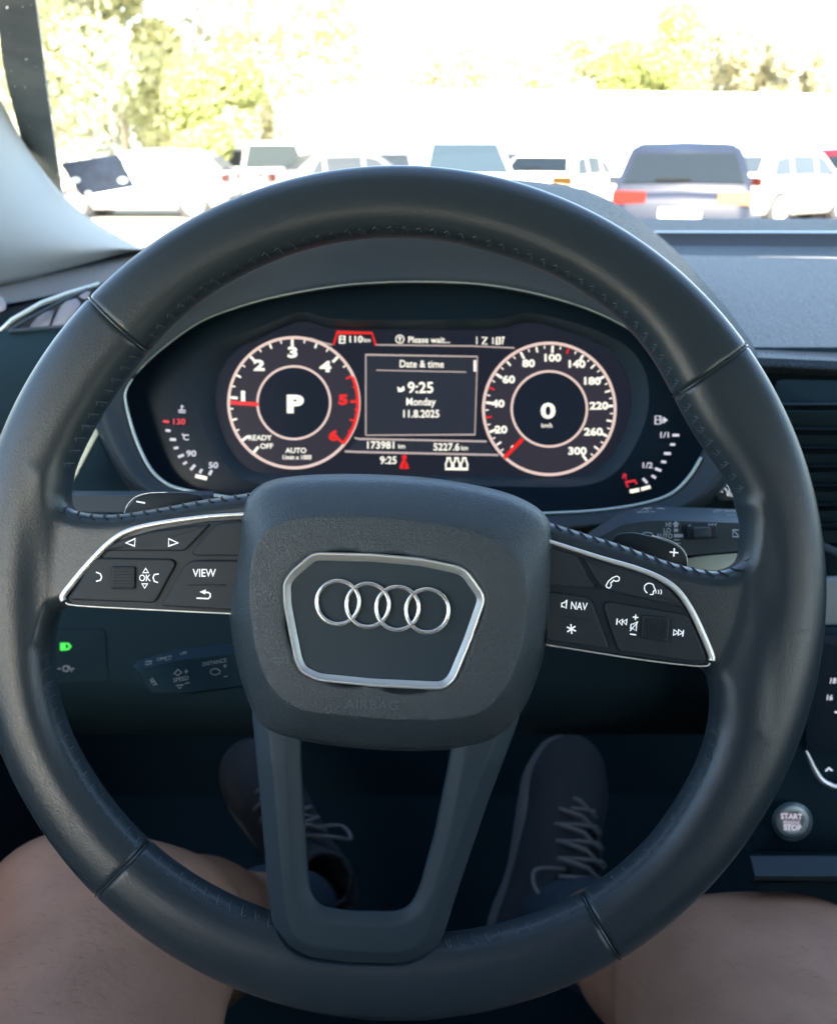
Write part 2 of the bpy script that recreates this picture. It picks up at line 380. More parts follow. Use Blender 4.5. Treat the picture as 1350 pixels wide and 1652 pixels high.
spL = spline([(104, 784), (106, 803), (122, 823), (180, 830), (260, 819), (330, 806), (440, 790)], 5)
polyL = [(66, 750), (96, 752)] + [tuple(p) for p in spL] + [(440, 993), (370, 988), (120, 976), (96, 984), (84, 1006), (74, 1030), (66, 1030)]
spR = spline([(860, 835), (894, 845), (951, 863), (1002, 879), (1063, 901), (1121, 917), (1160, 920), (1188, 908), (1200, 885), (1206, 842), (1200, 815)], 5)
polyR = [tuple(p) for p in spR] + [(1225, 790), (1225, 1185), (1180, 1180), (1155, 1115), (1142, 1090), (1128, 1076), (1031, 1065), (840, 1036)]
spoke_out = [(404, 1110), (408, 1170), (420, 1290), (432, 1440), (441, 1500), (457, 1532), (492, 1552), (560, 1561), (655, 1563), (692, 1547), (714, 1515), (737, 1440), (790, 1285), (838, 1160), (842, 1110)]
def build_leather():
    st = 2.6; X, Y, Z = grid3((-60, 250, -64), (1348, 1660, 72), st)
    X2, Y2 = X[:, :, 0], Y[:, :, 0]
    X2, Y2 = np.broadcast_arrays(X2, Y2)
    dx, dy = X2 - CX, CY - Y2; rad = np.hypot(dx, dy); deg = np.degrees(np.arctan2(dy, dx)) % 360
    ri = rin(deg).astype(np.float32); hw = (RO - ri) / 2; q = ((rad - (RO + ri) / 2) / hw).astype(np.float32)
    gr = np.zeros_like(q)
    for s in SEAMS:
        t = -dx * math.sin(R(s)) + dy * math.cos(R(s)); front = (dx * math.cos(R(s)) + dy * math.sin(R(s))) > 0
        gr += (front * 5. * np.exp(-(t / 2.6) ** 2)).astype(np.float32)
    dL = poly_sdf(X2, Y2, polyL).astype(np.float32); dR = poly_sdf(X2, Y2, polyR).astype(np.float32)
    dB = poly_sdf(X2, Y2, [(675 + (x - 675) * .967, 826 + (y - 826) * .967) for x, y in rpoly(spoke_out, 22, 5)]).astype(np.float32) - 1.0
    D = np.empty((X2.shape[0], X2.shape[1], Z.shape[2]), np.float32)
    for k in range(Z.shape[2]):
        z = float(Z[0, 0, k]); aq, az = np.abs(q), abs(z) / HZ; kk = (aq ** PX + az ** PX) ** (1 / PX) + 1e-6
        g = np.sqrt((aq ** (PX - 1) / hw) ** 2 + (az ** (PX - 1) / HZ) ** 2) * kk ** (1 - PX); d = (kk - 1) / np.maximum(g, 1e-4) + gr
        for dp in (dL, dR): d = smin(d, slab(dp, z, -32, 30, 26), 28)
        if z > 12: d = np.maximum(d, -dB)
        D[:, :, k] = d
    v, f = nets(D, (-60, 250, -64), st, 3)
    v = cam_np(np.stack([(v[:, 0] - 675) * U, (826 - v[:, 1]) * U, -(1350 - v[:, 2]) * U], 1))
    return v, f
v, f = build_leather()
mesh('leather_rim', v, f, M['rim'], wheel, 180)

# stitches along the inner edge
b = MB(); d_ = 0.
a_ = 12.
ST = list(SEAMS) + [187., 277.4]
while a_ < 349:
    if not (170 < a_ < 186 or 252 < a_ < 277):
        near = min(abs(a_ - s) for s in SEAMS)
        if any(a_ - 2.25 < s <= a_ for s in ST) and b.v: b.build('rim_stitching', M['thread'], wheel); b = MB()
        if near > .8:
            j = random.uniform(-.12, .12)
            p1 = [WP(*[c + e for c, e in zip(rim_surf(a_ + j + t * .55, ph), (0, 0, .6))]) for t, ph in ((0, 2), (.3, 18), (1., 30), (1.7, 24))]
            b.tube(p1, 1.0 * U, 5)
            p2 = [WP(*rim_surf(a_ + j + t * .55, ph)) for t, ph in ((1.3, 6), (1.0, 16), (.7, 27))]
            b.tube(p2, .7 * U, 4)
    a_ += 2.25
b.build('rim_stitching', M['thread'], wheel)
for s in SEAMS:               # piped seams across the rim
    b = MB(); b.tube([WP(*rim_surf(s, ph)) for ph in np.linspace(-10, 190, 30)], 1.5 * U, 5); b.build('seam_piping', M['rim'], wheel)
for sp_, sg in ((spL, 1), (spR, 1)):
    b = MB()
    L = np.array(sp_); dd = np.r_[0, np.cumsum(np.hypot(*np.diff(L, axis=0).T))]
    for t in np.arange(14, dd[-1] - 30, 21.):
        x, y = np.interp(t, dd, L[:, 0]), np.interp(t, dd, L[:, 1]); x2, y2 = np.interp(t + 9, dd, L[:, 0]), np.interp(t + 9, dd, L[:, 1])
        tx, ty = (x2 - x) / 9, (y2 - y) / 9; nx, ny = -ty, tx
        if ny < 0: nx, ny = -nx, -ny
        b.tube([WP(x + nx * 0, y + ny * 0, 8), WP(x + nx * 3 + tx * 2, y + ny * 3 + ty * 2, 20), WP(x + nx * 8 + tx * 10, y + ny * 8 + ty * 10, 27)], 1.6 * U, 5)
    b.build('spoke_stitching', M['threadk'], wheel)

# ---- lower spoke (U shaped plastic)
hole = [(489, 1150), (486, 1215), (491, 1310), (497, 1400), (501, 1438), (516, 1461), (560, 1469), (640, 1470), (661, 1461), (676, 1432), (700, 1345), (722, 1235), (735, 1150)]
def build_spoke():
    st = 2.6; X, Y, Z = grid3((385, 1090, -34), (860, 1580, 52), st); X2, Y2 = np.broadcast_arrays(X[:, :, 0], Y[:, :, 0])
    so_ = rpoly(spoke_out, 22, 5); d = poly_sdf(X2, Y2, so_); dh = poly_sdf(X2, Y2, rpoly(hole, 14, 4)); d2 = np.maximum(d, -dh)
    top = 40 - np.clip((Y2 - 1560) * 0, 0, 1) - 15 * np.clip(1 - (-d - 3) / 22, 0, 1) ** 1.0 - 10 * np.clip((26 - dh) / 26, 0, 1) ** 1.3
    top = top - 16 * np.clip((1230 - Y2) / 120, 0, 1)
    D = np.empty((X2.shape[0], X2.shape[1], Z.shape[2]), np.float32)
    for k in range(Z.shape[2]):
        z = float(Z[0, 0, k]); D[:, :, k] = -smin(-d2, -np.maximum((z - top) * .85, -z - 26), 5)
    v, f = nets(D, (385, 1090, -34), st, 1)
    hh = v[:, 2:3]; w = 1 - hh / 1350    # keep the outline where it is seen: the plate is flat, only its size changes by 3 %
    return cam_np(np.stack([(v[:, 0] - 675) * U * w[:, 0], (826 - v[:, 1]) * U * w[:, 0], -(1350 - v[:, 2]) * U], 1)), f
v, f = build_spoke()
mesh('lower_spoke', v, f, M['plastic2'], wheel, 180)

# ---- button panels with chrome trim
def panel(outline, buttons, chrome, thin, blocks, sidebtn):
    b = MB(); b.prism(rpoly(outline, 6), DW(5), DW(35), 1.5); b.build('button_panel', M['plastic'], wheel, 20)
    for bt in buttons:
        b = MB(); b.prism(rpoly(bt, 7, 4), DW(30), DW(41), 3., 2.2 * U); b.build('button', M['button'], wheel, 8)
    b = MB(); pts = spline(chrome, 6); n = len(pts)
    b.tube([H(p[0], p[1], 38) for p in pts], [U * (2.0 + 3.2 * math.sin(math.pi * min(1, (i / n) * 1.0) * .5 + .2)) for i in range(n)], 10, flat=.8)
    b.build('chrome_trim', M['satin'], wheel, 180)
    b = MB(); b.tube([H(p[0], p[1], 36) for p in spline(thin, 5)], 1.5 * U, 6); b.build('lower_chrome_line', M['satin'], wheel, 180)
panel([(392, 838), (330, 842), (250, 855), (206, 867), (178, 885), (142, 922), (108, 966), (122, 980), (392, 992)],
      [[(163, 889), (196, 870), (247, 857), (340, 845), (304, 883), (297, 889)],
       [(351, 844), (392, 840), (392, 897), (314, 897), (309, 891)],
       [(151, 900), (277, 902), (284, 910), (250, 973), (112, 968)],
       [(310, 904), (392, 904), (392, 986), (259, 978), (299, 911)]],
      [(400, 829), (330, 834), (252, 845), (206, 857), (176, 876), (140, 913), (115, 943), (101, 962), (103, 969)],
      [(106, 972), (125, 977), (250, 984), (392, 991)], None, None)
panel([(880, 882), (969, 908), (1022, 925), (1062, 941), (1090, 960), (1112, 990), (1130, 1026), (1146, 1066), (1128, 1073), (880, 1040)],
      [[(941, 899), (1021, 922), (1060, 938), (1083, 955), (1105, 982), (973, 951), (959, 931)],
       [(882, 883), (930, 895), (948, 930), (964, 951), (882, 944)],
       [(882, 954), (945, 963), (955, 971), (983, 1047), (882, 1034)],
       [(980, 970), (1109, 992), (1126, 1028), (1140, 1064), (1128, 1070), (998, 1051), (974, 980)]],
      [(880, 871), (894, 876), (969, 900), (1023, 916), (1063, 932), (1092, 952), (1114, 983), (1132, 1020), (1147, 1056), (1148, 1066)],
      [(1145, 1070), (1129, 1075), (1031, 1064), (880, 1040)], None, None)
# rocker blocks / scroll rollers
b = MB(); b.prism(rpoly([(179, 914), (218, 914), (217, 951), (178, 950)], 4), DW(38), DW(46), 2., 2 * U)
for i in range(7):
    y = 918.5 + i * 4.7; b.prism([(183, y - 1), (214, y - 1), (214, y + 1), (183, y + 1)], DW(45), DW(47.5), .6, .6 * U)
b.build('scroll_roller', M['button'], wheel, 8)
b = MB(); b.prism(rpoly([(1037, 992), (1080, 997), (1077, 1037), (1034, 1030)], 5), DW(38), DW(46), 2., 2 * U)
for i in range(9):
    for j in range(9):
        x, y = 1042 + i * 4.1 - j * .3, 999 + j * 3.6 + i * .45
        b.prism([(x - 1.3, y - 1.2), (x + 1.3, y - 1.2), (x + 1.3, y + 1.2), (x - 1.3, y + 1.2)], DW(45), DW(48), .6, .6 * U)
b.build('scroll_roller', M['button'], wheel, 8)
b = MB(); b.prism(rpoly([(304, 942), (364, 943), (364, 946), (304, 945)], 1), DW(40), DW(42.5), .8, .8 * U)
b.prism(rpoly([(905, 993), (952, 999), (952, 1002), (905, 996)], 1), DW(40), DW(42.5), .8, .8 * U); b.each('button_ridge', M['button'], wheel, .001, 30)

# ---- printed symbols on the buttons
D = DW(41.6); b = MB(); w = 2.0
b.stroke([(203, 876), (218, 869), (217, 881)], w, D, True); b.stroke([(287, 876), (272, 869), (272, 881)], w, D, True)
b.stroke([(155, 923), (162, 926), (164, 931), (162, 936), (155, 938)], w, D); b.stroke([(256, 926), (249, 927), (247, 932), (249, 938), (255, 940)], w, D)
b.text('OK', 233.5, 933, D, 15, .01, .85, 0)
b.stroke([(235, 917), (239.5, 924), (230.5, 924)], 1.6, D, True); b.stroke([(233.5, 949), (238, 942), (229, 942)], 1.6, D, True)
b.text('VIEW', 329.5, 925, D, 18, .01, .86)
b.stroke([(317, 965), (336, 966), (339, 963), (339, 958), (336, 956), (324, 955)], 2.2, D); b.fill([(322, 955), (332, 951), (331, 959)], D)
b.text('NAV', 933.5, 978.5, D, 17.5, .01, .76, -5)
b.stroke([(906, 973), (909, 973), (914, 968), (913, 982), (909, 979), (906, 979)], 1.7, D, True)
for k in range(6):
    c, s_ = math.cos(R(60 * k + 25)), math.sin(R(60 * k + 25)); b.seg((921.5, 1015), (921.5 + 8 * c, 1015 + 8 * s_), 2.2, D)
ph = spline([(979, 947), (982, 940), (988, 934), (996, 931)], 5)
b.stroke([(977.5, 945), (981, 938), (988, 932), (995, 929.5), (999, 932), (998, 937), (993, 938), (990, 936), (985, 941), (986, 945), (983, 949), (979, 948)], 1.6, D, True)
b.stroke(spline([(1044, 957), (1040, 952), (1040, 945), (1046, 941), (1053, 943), (1055, 948), (1057, 952), (1054, 954), (1053, 959), (1048, 959)], 4), 1.7, D)
for k in range(3): b.stroke(arc(1054 + k * 3.4, 955, 4 + k * 1.0, -40, 40, 6), 1.4, D)
for x, s_ in ((1003, 1), (1010, 1)): b.stroke([(x - 5, 1003), (x + 1, 999), (x, 1008.5)], 1.6, D, True)
b.seg((995.5, 998), (994.5, 1008), 2, D)
for x in (1087, 1094.5): b.stroke([(x, 1016), (x + 7, 1021), (x - 1, 1025)], 1.6, D, True)
b.seg((1102.5, 1016.5), (1101, 1027), 2, D)
b.seg((1020.5, 995.5), (1029.5, 996.5), 2, D); b.seg((1025.4, 991.5), (1024.6, 1000.5), 2, D); b.seg((1016, 1023), (1026, 1024.5), 2, D)
b.stroke([(1018, 1007), (1021, 1007), (1027, 1003), (1026, 1018), (1020, 1014), (1017, 1014)], 1.5, D, True); b.seg((1016, 1018), (1029, 1003), 1.5, D)
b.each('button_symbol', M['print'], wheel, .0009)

# ---- airbag pad
po = spline([(385, 880), (388, 832), (402, 798), (436, 775), (500, 766), (600, 765), (700, 772), (800, 790), (856, 812), (884, 838), (892, 872), (892, 935), (886, 1000), (876, 1060),
             (860, 1110), (840, 1150), (806, 1188), (760, 1206), (680, 1212), (580, 1208), (500, 1198), (440, 1184), (412, 1156), (390, 1100), (376, 1040), (370, 985), (376, 935)], 6, True)
pi = spline([(404, 925), (412, 885), (432, 856), (462, 842), (500, 836), (570, 835), (640, 839), (700, 846), (760, 858), (805, 878), (838, 910), (850, 955), (845, 1015), (834, 1065), (812, 1112),
             (780, 1145), (730, 1160), (640, 1160), (550, 1153), (480, 1142), (436, 1105), (416, 1055), (405, 985)], 6, True)
PC = np.array((622., 1000.))
def by_angle(poly, n):
    P = np.array(poly) - PC; a = np.unwrap(np.arctan2(P[:, 1], P[:, 0])); r = np.hypot(P[:, 0], P[:, 1])
    if a[-1] < a[0]: a, r = a[::-1], r[::-1]
    th = np.linspace(0, 2 * math.pi, n, endpoint=False)
    aa = np.r_[a - 2 * math.pi, a, a + 2 * math.pi]; rr = np.r_[r, r, r]; o = np.argsort(aa, kind='stable')
    return np.interp(th, aa[o], rr[o]), th
NP = 300
ro_, th_ = by_angle(po, NP); ri_, _ = by_angle(pi, NP)
badge_o = [(456, 940), (468, 922), (501, 894), (513, 891), (600, 893), (680, 900), (741, 913), (755, 921), (780, 956), (783, 970), (760, 1036), (735, 1096), (722, 1109), (708, 1113), (600, 1108), (512, 1099), (485, 1086), (475, 1068), (457, 975)]
badge = rpoly(badge_o, 10, 4); rb_, _ = by_angle(badge, NP)
prof = [(0, 2), (.0, 12), (.015, 23), (.05, 34), (.10, 42), (.18, 50), (.30, 57.5), (.45, 65.5), (.62, 73.5), (.78, 80.5), (.90, 85), (.97, 87.3), (1.0, 87.9)]
def pad_pt(r, th, h):
    return H(PC[0] + r * math.cos(th), PC[1] + r * math.sin(th), h)
rings = []
for t, h in prof: rings.append([pad_pt(ro_[i] + (ri_[i] - ro_[i]) * t, th_[i], h) for i in range(NP)])
for t, h in ((.04, 88.1), (.15, 88.5), (.35, 89), (.6, 89.5), (.9, 90), (1.0, 89.4)):
    rings.append([pad_pt(ri_[i] + (rb_[i] + 1 - ri_[i]) * t, th_[i], h) for i in range(NP)])
rings.append([pad_pt(rb_[i] - 3, th_[i], 76) for i in range(NP)])
b = MB(); b.loft(rings, True, True, True); b.build('airbag_pad', M['pad'], wheel, 180)
# skirt under the pad
b = MB(); b.loft([[pad_pt(ro_[i] * .97, th_[i], h) for i in range(NP)] for h in (-60, 10)], True, True, True); b.build('hub_skirt', M['dark'], wheel)
# badge frame, plate and rings
b = MB(); fr = []
for ins, h in ((-.5, 84), (0, 92), (1.6, 95), (3.4, 94.6), (4.6, 92.5), (12.5, 85), (13.5, 80)):
    o = offset(badge, ins) if ins else badge
    fr.append([H(p[0], p[1], h) for p in o])
b.loft(fr, True, False, False); b.build('badge_frame', M['satin'], wheel, 35)
b = MB(); b.fill(offset(badge, 12.8), DW(81.5)); b.build('badge_plate', M['plastic2'], wheel, 0)
b = MB()
for cx_, cy_ in ((545, 972), (593, 976.5), (641, 981.5), (689, 985.5)):
    b.tube([H(cx_ + 34.3 * math.cos(t), cy_ + 34.8 * math.sin(t), 87) for t in np.linspace(0, 2 * math.pi, 72, endpoint=False)], 3.5 * U, 10, True, .9)
b.build('ring_emblem', M['chrome'], wheel, 180)
b = MB()                     # shallow raised base of the rings
b.v, b.f = [], []
for cx_, cy_ in ((545, 972), (593, 976.5), (641, 981.5), (689, 985.5)): pass
X_, Y_ = np.meshgrid(np.arange(495, 742, 2.), np.arange(925, 1036, 2.), indexing='ij')
# embossed marks on the pad
b = MB(); b.text('AIRBAG', 600, 1138, DW(90.0), 21, .012, 1.15, -2, sp=1.05)
b.stroke([(436, 1064), (442, 1062), (455, 1062), (464, 1059), (464, 1071), (455, 1068), (442, 1068)], 1.6, DW(90), True); b.stroke(arc(449, 1066, 6, 180, 360, 8), 1.6, DW(90.2))
b.stroke([(752, 1085), (760, 1087), (772, 1087), (781, 1084)], 1.6, DW(90))
b.each('embossed_mark', M['emboss'], wheel, .002)

# ---- shift paddles
def paddle(pts, mark, edge):
    b = MB(); b.prism(rpoly(pts, 10, 4), DW(-62), DW(-34), 3.); b.build('shift_paddle', M['plastic'], wheel)
    b = MB(); b.tube([H(p[0], p[1], -33) for p in spline(edge, 6)], .9 * U, 5); b.build('paddle_edge', M['satin'], wheel, 180)
    b = MB()
    for s_ in mark: b.seg(s_[0], s_[1], 2.4, DW(-32))
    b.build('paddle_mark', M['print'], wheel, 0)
paddle([(200, 850), (203, 822), (218, 802), (240, 795), (300, 794), (330, 800), (335, 850)], [((220, 809), (234, 811.5))], [(200, 832), (205, 816), (218, 802), (240, 795.5), (270, 794)])
paddle([(985, 905), (990, 862), (1020, 858), (1060, 867), (1090, 878), (1106, 893), (1110, 930), (1060, 940)], [((1080, 890.5), (1094, 892)), ((1087.6, 884.5), (1086.6, 898))],
       [(1052, 864), (1080, 872), (1098, 883), (1107, 897), (1109, 915)])

# ================================================================== INSTRUMENT CLUSTER
clus = thing('instrument_cluster', 'lit digital instrument cluster with two round dials under the black hood', 'instrument cluster', C(680, 830, .62))
A_ = spline([(203, 650), (204, 628), (222, 600), (260, 564), (320, 521), (380, 497), (450, 478), (560, 460), (680, 455), (800, 462), (920, 489), (1010, 528), (1080, 580), (1128, 640),
             (1143, 690), (1131, 735), (1110, 770), (1080, 798), (1030, 814), (960, 824), (890, 828), (760, 832), (600, 830), (480, 818), (380, 804), (300, 791), (265, 778), (240, 752), (218, 705)], 6, True)
B_ = spline([(346, 650), (352, 605), (378, 566), (420, 545), (452, 530), (490, 518), (540, 530), (680, 532), (800, 531), (850, 520), (905, 532), (950, 548), (990, 572), (1014, 610),
             (1018, 655), (1004, 705), (975, 748), (930, 768), (800, 768), (680, 767), (540, 766), (430, 764), (388, 748), (360, 705)], 6, True)
B0 = spline([(322, 650), (326, 598), (356, 555), (405, 532), (450, 515), (490, 503), (540, 514), (680, 516), (800, 514), (850, 505), (910, 516), (965, 534), (1015, 562), (1042, 605),
             (1045, 660), (1026, 715), (992, 762), (935, 784), (800, 784), (680, 783), (540, 782), (420, 780), (372, 760), (338, 708)], 6, True)
PCc = np.array((680., 655.))
def ang_rs(poly, n=280):
    P = np.array(poly) - PCc; a = np.arctan2(P[:, 1], P[:, 0]); r = np.hypot(P[:, 0], P[:, 1]); o = np.argsort(a); a, r = a[o], r[o]
    th = np.linspace(-math.pi, math.pi, n, endpoint=False); rr = np.interp(th, np.r_[a - 2 * math.pi, a, a + 2 * math.pi], np.r_[r, r, r])
    return [PCc + np.array((rr[i] * math.cos(th[i]), rr[i] * math.sin(th[i]))) for i in range(n)]
A1, B1, B01 = ang_rs(A_), ang_rs(B_), ang_rs(B0)
DP, DS = .620, .642
b = MB(); b.loft([[C(*p, DP + .004) for p in A1], [C(*p, DP + .004) for p in B01]]); b.build('gauge_surround', M['gloss'], clus, 20)
b = MB(); b.loft([[C(*p, DP + .004) for p in B01], [C(*p, DP + .008) for p in offset(B01, 5)], [C(*p, DS) for p in B1]]); b.build('screen_bevel', M['hoodplastic'] if 'hoodplastic' in M else M['plastic2'], clus, 60)
b = MB(); b.fill(B1, DS + .002); b.build('screen', G['screen'], clus, 0)
sil = spline([(1131, 738), (1110, 771), (1080, 798), (1030, 814), (960, 824), (890, 828), (760, 832), (600, 830), (480, 818), (380, 804), (300, 791), (265, 778), (240, 752), (218, 705), (203, 650), (204, 628), (214, 611)], 6)
b = MB(); b.tube([C(*p, .5962) for p in sil], [.0012] * (len(sil) - 20) + [.0012 - .0008 * i / 20 for i in range(20)], 8); b.build('silver_bezel_line', M['dimmetal'], clus, 180)
D1 = DS - .001; D2 = DS - .002; D3 = DS - .003
def dial(cx, cy, ro, ri):
    b = MB(); b.disc(cx, cy, ro, D1 + .0006); o = b.build('dial_face', G['face'], clus, 0)
    b = MB(); b.disc(cx, cy, ri, D1); b.build('dial_centre', G['core'], clus, 0)
    b = MB(); b.disc(cx, cy, ro + 1, D2, 96, ro - 3.6); b.disc(cx, cy, ri + 2, D2, 80, ri - 1.6); b.build('dial_ring', G['pink'], clus, 0)
LC, RC_ = (474, 650), (886, 660)
dial(474, 649.5, 106.5, 58.5); dial(886, 659.5, 107.5, 60.5)
def tick(b, c, a, r0, r1, w, D): b.seg((c[0] + r0 * math.cos(R(a)), c[1] - r0 * math.sin(R(a))), (c[0] + r1 * math.cos(R(a)), c[1] - r1 * math.sin(R(a))), w, D)
# rev counter: tick angles measured from the photo, 0..6 with 5.. red
b = MB(); rb = MB(); c = LC
for i in range(0, 19):        # 1/4 steps between off and 4.5
    a = 231 - i * 0
angs = {'off': 231, 'ready': 216, 1: 175, 2: 133, 3: 91.5, 4: 46.5, 5: 1.5, 6: -39}
for k, a in angs.items():
    tgt = rb if k in (5, 6) else b; tick(tgt, c, a, 91, 103, 4.2, D3)
for k in range(0, 4):
    a0, a1 = [216, 175, 133, 91.5, 46.5][k:k + 2]
    for q, r0, w_ in ((.25, 98, 2.), (.5, 95, 3.), (.75, 98, 2.)): tick(b, c, a0 + (a1 - a0) * q, r0, 103, w_, D3)
tick(b, c, 36, 98, 103, 2., D3)
for a, r0, w_ in ((25, 93, 3.4), (15, 98, 2), (-6, 98, 2), (-16.5, 94, 3), (-27, 98, 2)): tick(rb, c, a, r0, 103, w_, D3)
b.build('dial_ticks', G['white'], clus, 0)
rb.stroke(arc(474, 649.5, 103.2, -40, 24, 30), 5, D3); rb.build('redline_band', G['red'], clus, 0)
# speedometer ticks
b = MB(); rb = MB(); c = RC_
sp = [(-227 + 360, None), (161 + 33, None)]
kmh = [227.5, 201, 174, 146.5, 116.6, 87, 58, 31, 3, -25, -54]     # 0,20,40,60,80,100,140,180,220,260,300
for i, a in enumerate(kmh):
    if i: tick(b, c, a, 91, 103, 3.8, D3)
for i in range(10):
    a0, a1 = kmh[i], kmh[i + 1]
    for q, r0, w_ in ((.25, 98, 1.8), (.5, 94, 2.8), (.75, 98, 1.8)):
        a = a0 + (a1 - a0) * q; red = (i == 1 and q == .5) or (i == 2 and q == .5) or (i == 5 and q == .5)
        tick(rb if red else b, c, a, r0, 103, w_, D3)
b.build('dial_ticks', G['white'], clus, 0); rb.each('speed_mark', G['red'], clus, .0002)
# numerals
b = MB(); sz = 25
for t, x, y in (('1', 392, 640), ('2', 418, 590), ('3', 472, 569), ('4', 525, 592)): b.text(t, x, y, D3, 23, .045, 1.5)
b.text('READY', 419, 706.5, D3, 11.5, .02, 1.05); b.text('OFF', 430, 720, D3, 11.5, .02, 1.05); b.text('AUTO', 477.5, 727, D3, 11.5, .02, 1.05); b.text('1/min x 1000', 478.5, 738, D3, 10, .02, .9)
b.text('P', 475, 653, D3, 37, .06, 1.35)
b.each('dial_numeral', G['white'], clus, .0004)
b = MB(); b.text('5', 553.5, 645.5, D3, 21, .06, 1.4); b.text('6', 538, 703.5, D3, 21, .06, 1.4); b.each('redline_numeral', G['red'], clus, .0004)
b = MB(); s2 = 18.5
for t, x, y in (('20', 808, 693.5), ('40', 803.5, 651.5), ('60', 820.5, 612.5), ('80', 852.5, 586.5), ('100', 890, 577.5), ('140', 929, 587.5), ('180', 954, 615), ('220', 966, 655), ('260', 957, 697), ('300', 931, 728)):
    b.text(t, x, y, D3, 16.5, .035, 1.22)
b.text('0', 884, 664, D3, 34, .03, 1.4); b.text('km/h', 882, 686.5, D3, 10, .01, .9)
b.disc(827.5, 722, 3.6, D3, 16)
b.each('dial_numeral', G['white'], clus, .0004)
b = MB(); b.stroke([(371, 649), (414, 652)], 6.5, D3 - .0005); b.fill([(412, 648), (419, 652.3), (412, 656)], D3 - .0005); b.build('rev_needle', G['red'], clus, 0)
b = MB(); b.stroke([(813, 739), (843, 708)], 6, D3 - .0005); b.build('speed_needle', G['red'], clus, 0)
# info lines
b = MB()
L = G['pinkd']
b.stroke(spline([(500, 545), (520, 552), (536, 556)], 4), 2.2, D2); b.stroke([(606, 556), (760, 558), (830, 561)], 2.2, D2)
b.stroke([(590, 702), (590, 572), (770, 575)], 2.2, D2); b.stroke([(770, 575), (766, 701), (590, 702)], 1.8, D2)
b.stroke([(607, 597), (752, 600)], 1.8, D2)
b.stroke([(572, 706), (578, 708), (785, 712)], 3, D2); b.stroke([(556, 728), (576, 729), (804, 734)], 3.2, D2)
b.each('screen_divider_line', L, clus, .0002)
b = MB(); b.fill([(592, 574), (768, 577), (765, 699), (592, 700)], D1 + .0004); b.build('info_card', G['card'], clus, 0)
b = MB(); b.fill([(576, 709), (786, 713), (800, 732), (560, 727)], D1 + .0004); b.build('mileage_strip', G['card'], clus, 0)
b = MB(); b.stroke([(538, 556), (544, 536), (600, 537), (606, 557)], 3.6, D2); b.build('range_frame', G['red'], clus, 0)
b = MB(); T = lambda *a, **k: b.text(*a, **k)
T('110', 573, 547.5, D2, 15, .02, 1.1); T('km', 592, 548.5, D2, 10, .01, .9)
b.stroke([(548, 542), (556, 542), (556, 553), (548, 553)], 2, D2, True); b.seg((548, 547), (556, 547), 1.5, D2)
T('Please wait...', 692, 548.5, D2, 14.5, .012, .92, -.5)
b.stroke(arc(645, 547, 6.5, 0, 360, 20), 1.6, D2); b.seg((645, 543), (645, 551), 2, D2); b.seg((642, 545), (648, 545), 1.4, D2)
b.seg((769, 543), (769, 555), 1.6, D2); b.stroke([(777, 544), (785, 544), (778, 555), (786, 555)], 2, D2); b.seg((795, 544), (795, 555), 1.6, D2)
b.stroke([(801, 544), (806, 544), (806, 555), (801, 555)], 2, D2, True); b.seg((809, 544), (814, 544), 2, D2); b.seg((812, 544), (810, 555), 2, D2)
T('Date & time', 680, 587.5, D2, 16.5, .012, .88, -.5); T('9:25', 678.5, 626, D2, 25, .018, 1.0); T('Monday', 678.5, 648.5, D2, 17, .015, .88); T('11.8.2025', 678.5, 668, D2, 17, .018, .92)
b.fill([(641, 623), (646, 627), (651, 622), (653, 629), (648, 632), (642, 632)], D2)
b.stroke([(766, 581), (766, 599)], 4, D2)
T('173981', 614, 718.5, D2, 16.5, .018, 1.0); T('km', 648, 720, D2, 11, .01, .85); T('5227.6', 720, 721.5, D2, 16.5, .018, .95); T('km', 749.5, 723, D2, 11, .01, .85)
T('9:25', 626.5, 743, D2, 17, .015, .95)
for x in (724, 736.5, 749):
    b.stroke([(x - 4.5, 756), (x - 5, 748), (x - 2.5, 743), (x - 2.5, 739), (x + 2.5, 739), (x + 2.5, 743), (x + 5, 748), (x + 4.5, 756)], 2.6, D2, True)
b.seg((718, 757), (755, 757.5), 2.4, D2)
b.each('screen_text', G['white'], clus, .0008)
b = MB(); b.disc(652, 737.5, 4, D2, 16); b.fill([(649, 742), (655, 742), (658, 750), (660, 756), (644, 756), (646, 749)], D2); b.build('seatbelt_warning', G['red'], clus, 0)
b = MB(); b.seg((650.6, 755), (655.5, 741), 1.4, D2 - .0003); b.build('belt_strap', G['core'], clus, 0)
# side gauges
DG = DP + .0015
b = MB()
for x, y, l, a, w_ in ((271, 694.5, 8, 5, 4), (279, 709, 10, 2, 4.4), (284, 722.5, 7.5, -8, 4), (292, 735.5, 10, -22, 4.4), (298.5, 747, 7, -30, 4), (311, 754, 11, -48, 4.4), (324, 760, 7.5, -60, 4), (339.5, 762.5, 9, -62, 4.4)):
    dx, dy = math.cos(R(a)) * l / 2, math.sin(R(a)) * l / 2; b.seg((x - dx, y - dy), (x + dx, y + dy), w_, DG)
b.text('50', 344, 751, DG, 13.5, .02, 1.2, 0); b.text('90', 308.5, 732, DG, 13.5, .02, 1.2, 0); b.text('C', 300, 706, DG, 13, .02, 1.1); b.stroke(arc(295, 701, 1.3, 0, 360, 8), 1, DG)
b.seg((293, 653), (293, 661), 2.2, DG); b.seg((287, 662), (300, 662), 1.6, DG); b.seg((288, 665), (299, 665.5), 1.6, DG); b.seg((293, 655), (297, 656), 1.2, DG)
b.each('temperature_gauge_mark', G['ice'], clus, .0006)
b = MB(); b.stroke([(315, 767.5), (334, 772)], 6, DG); b.build('gauge_bar', G['white'], clus, 0)
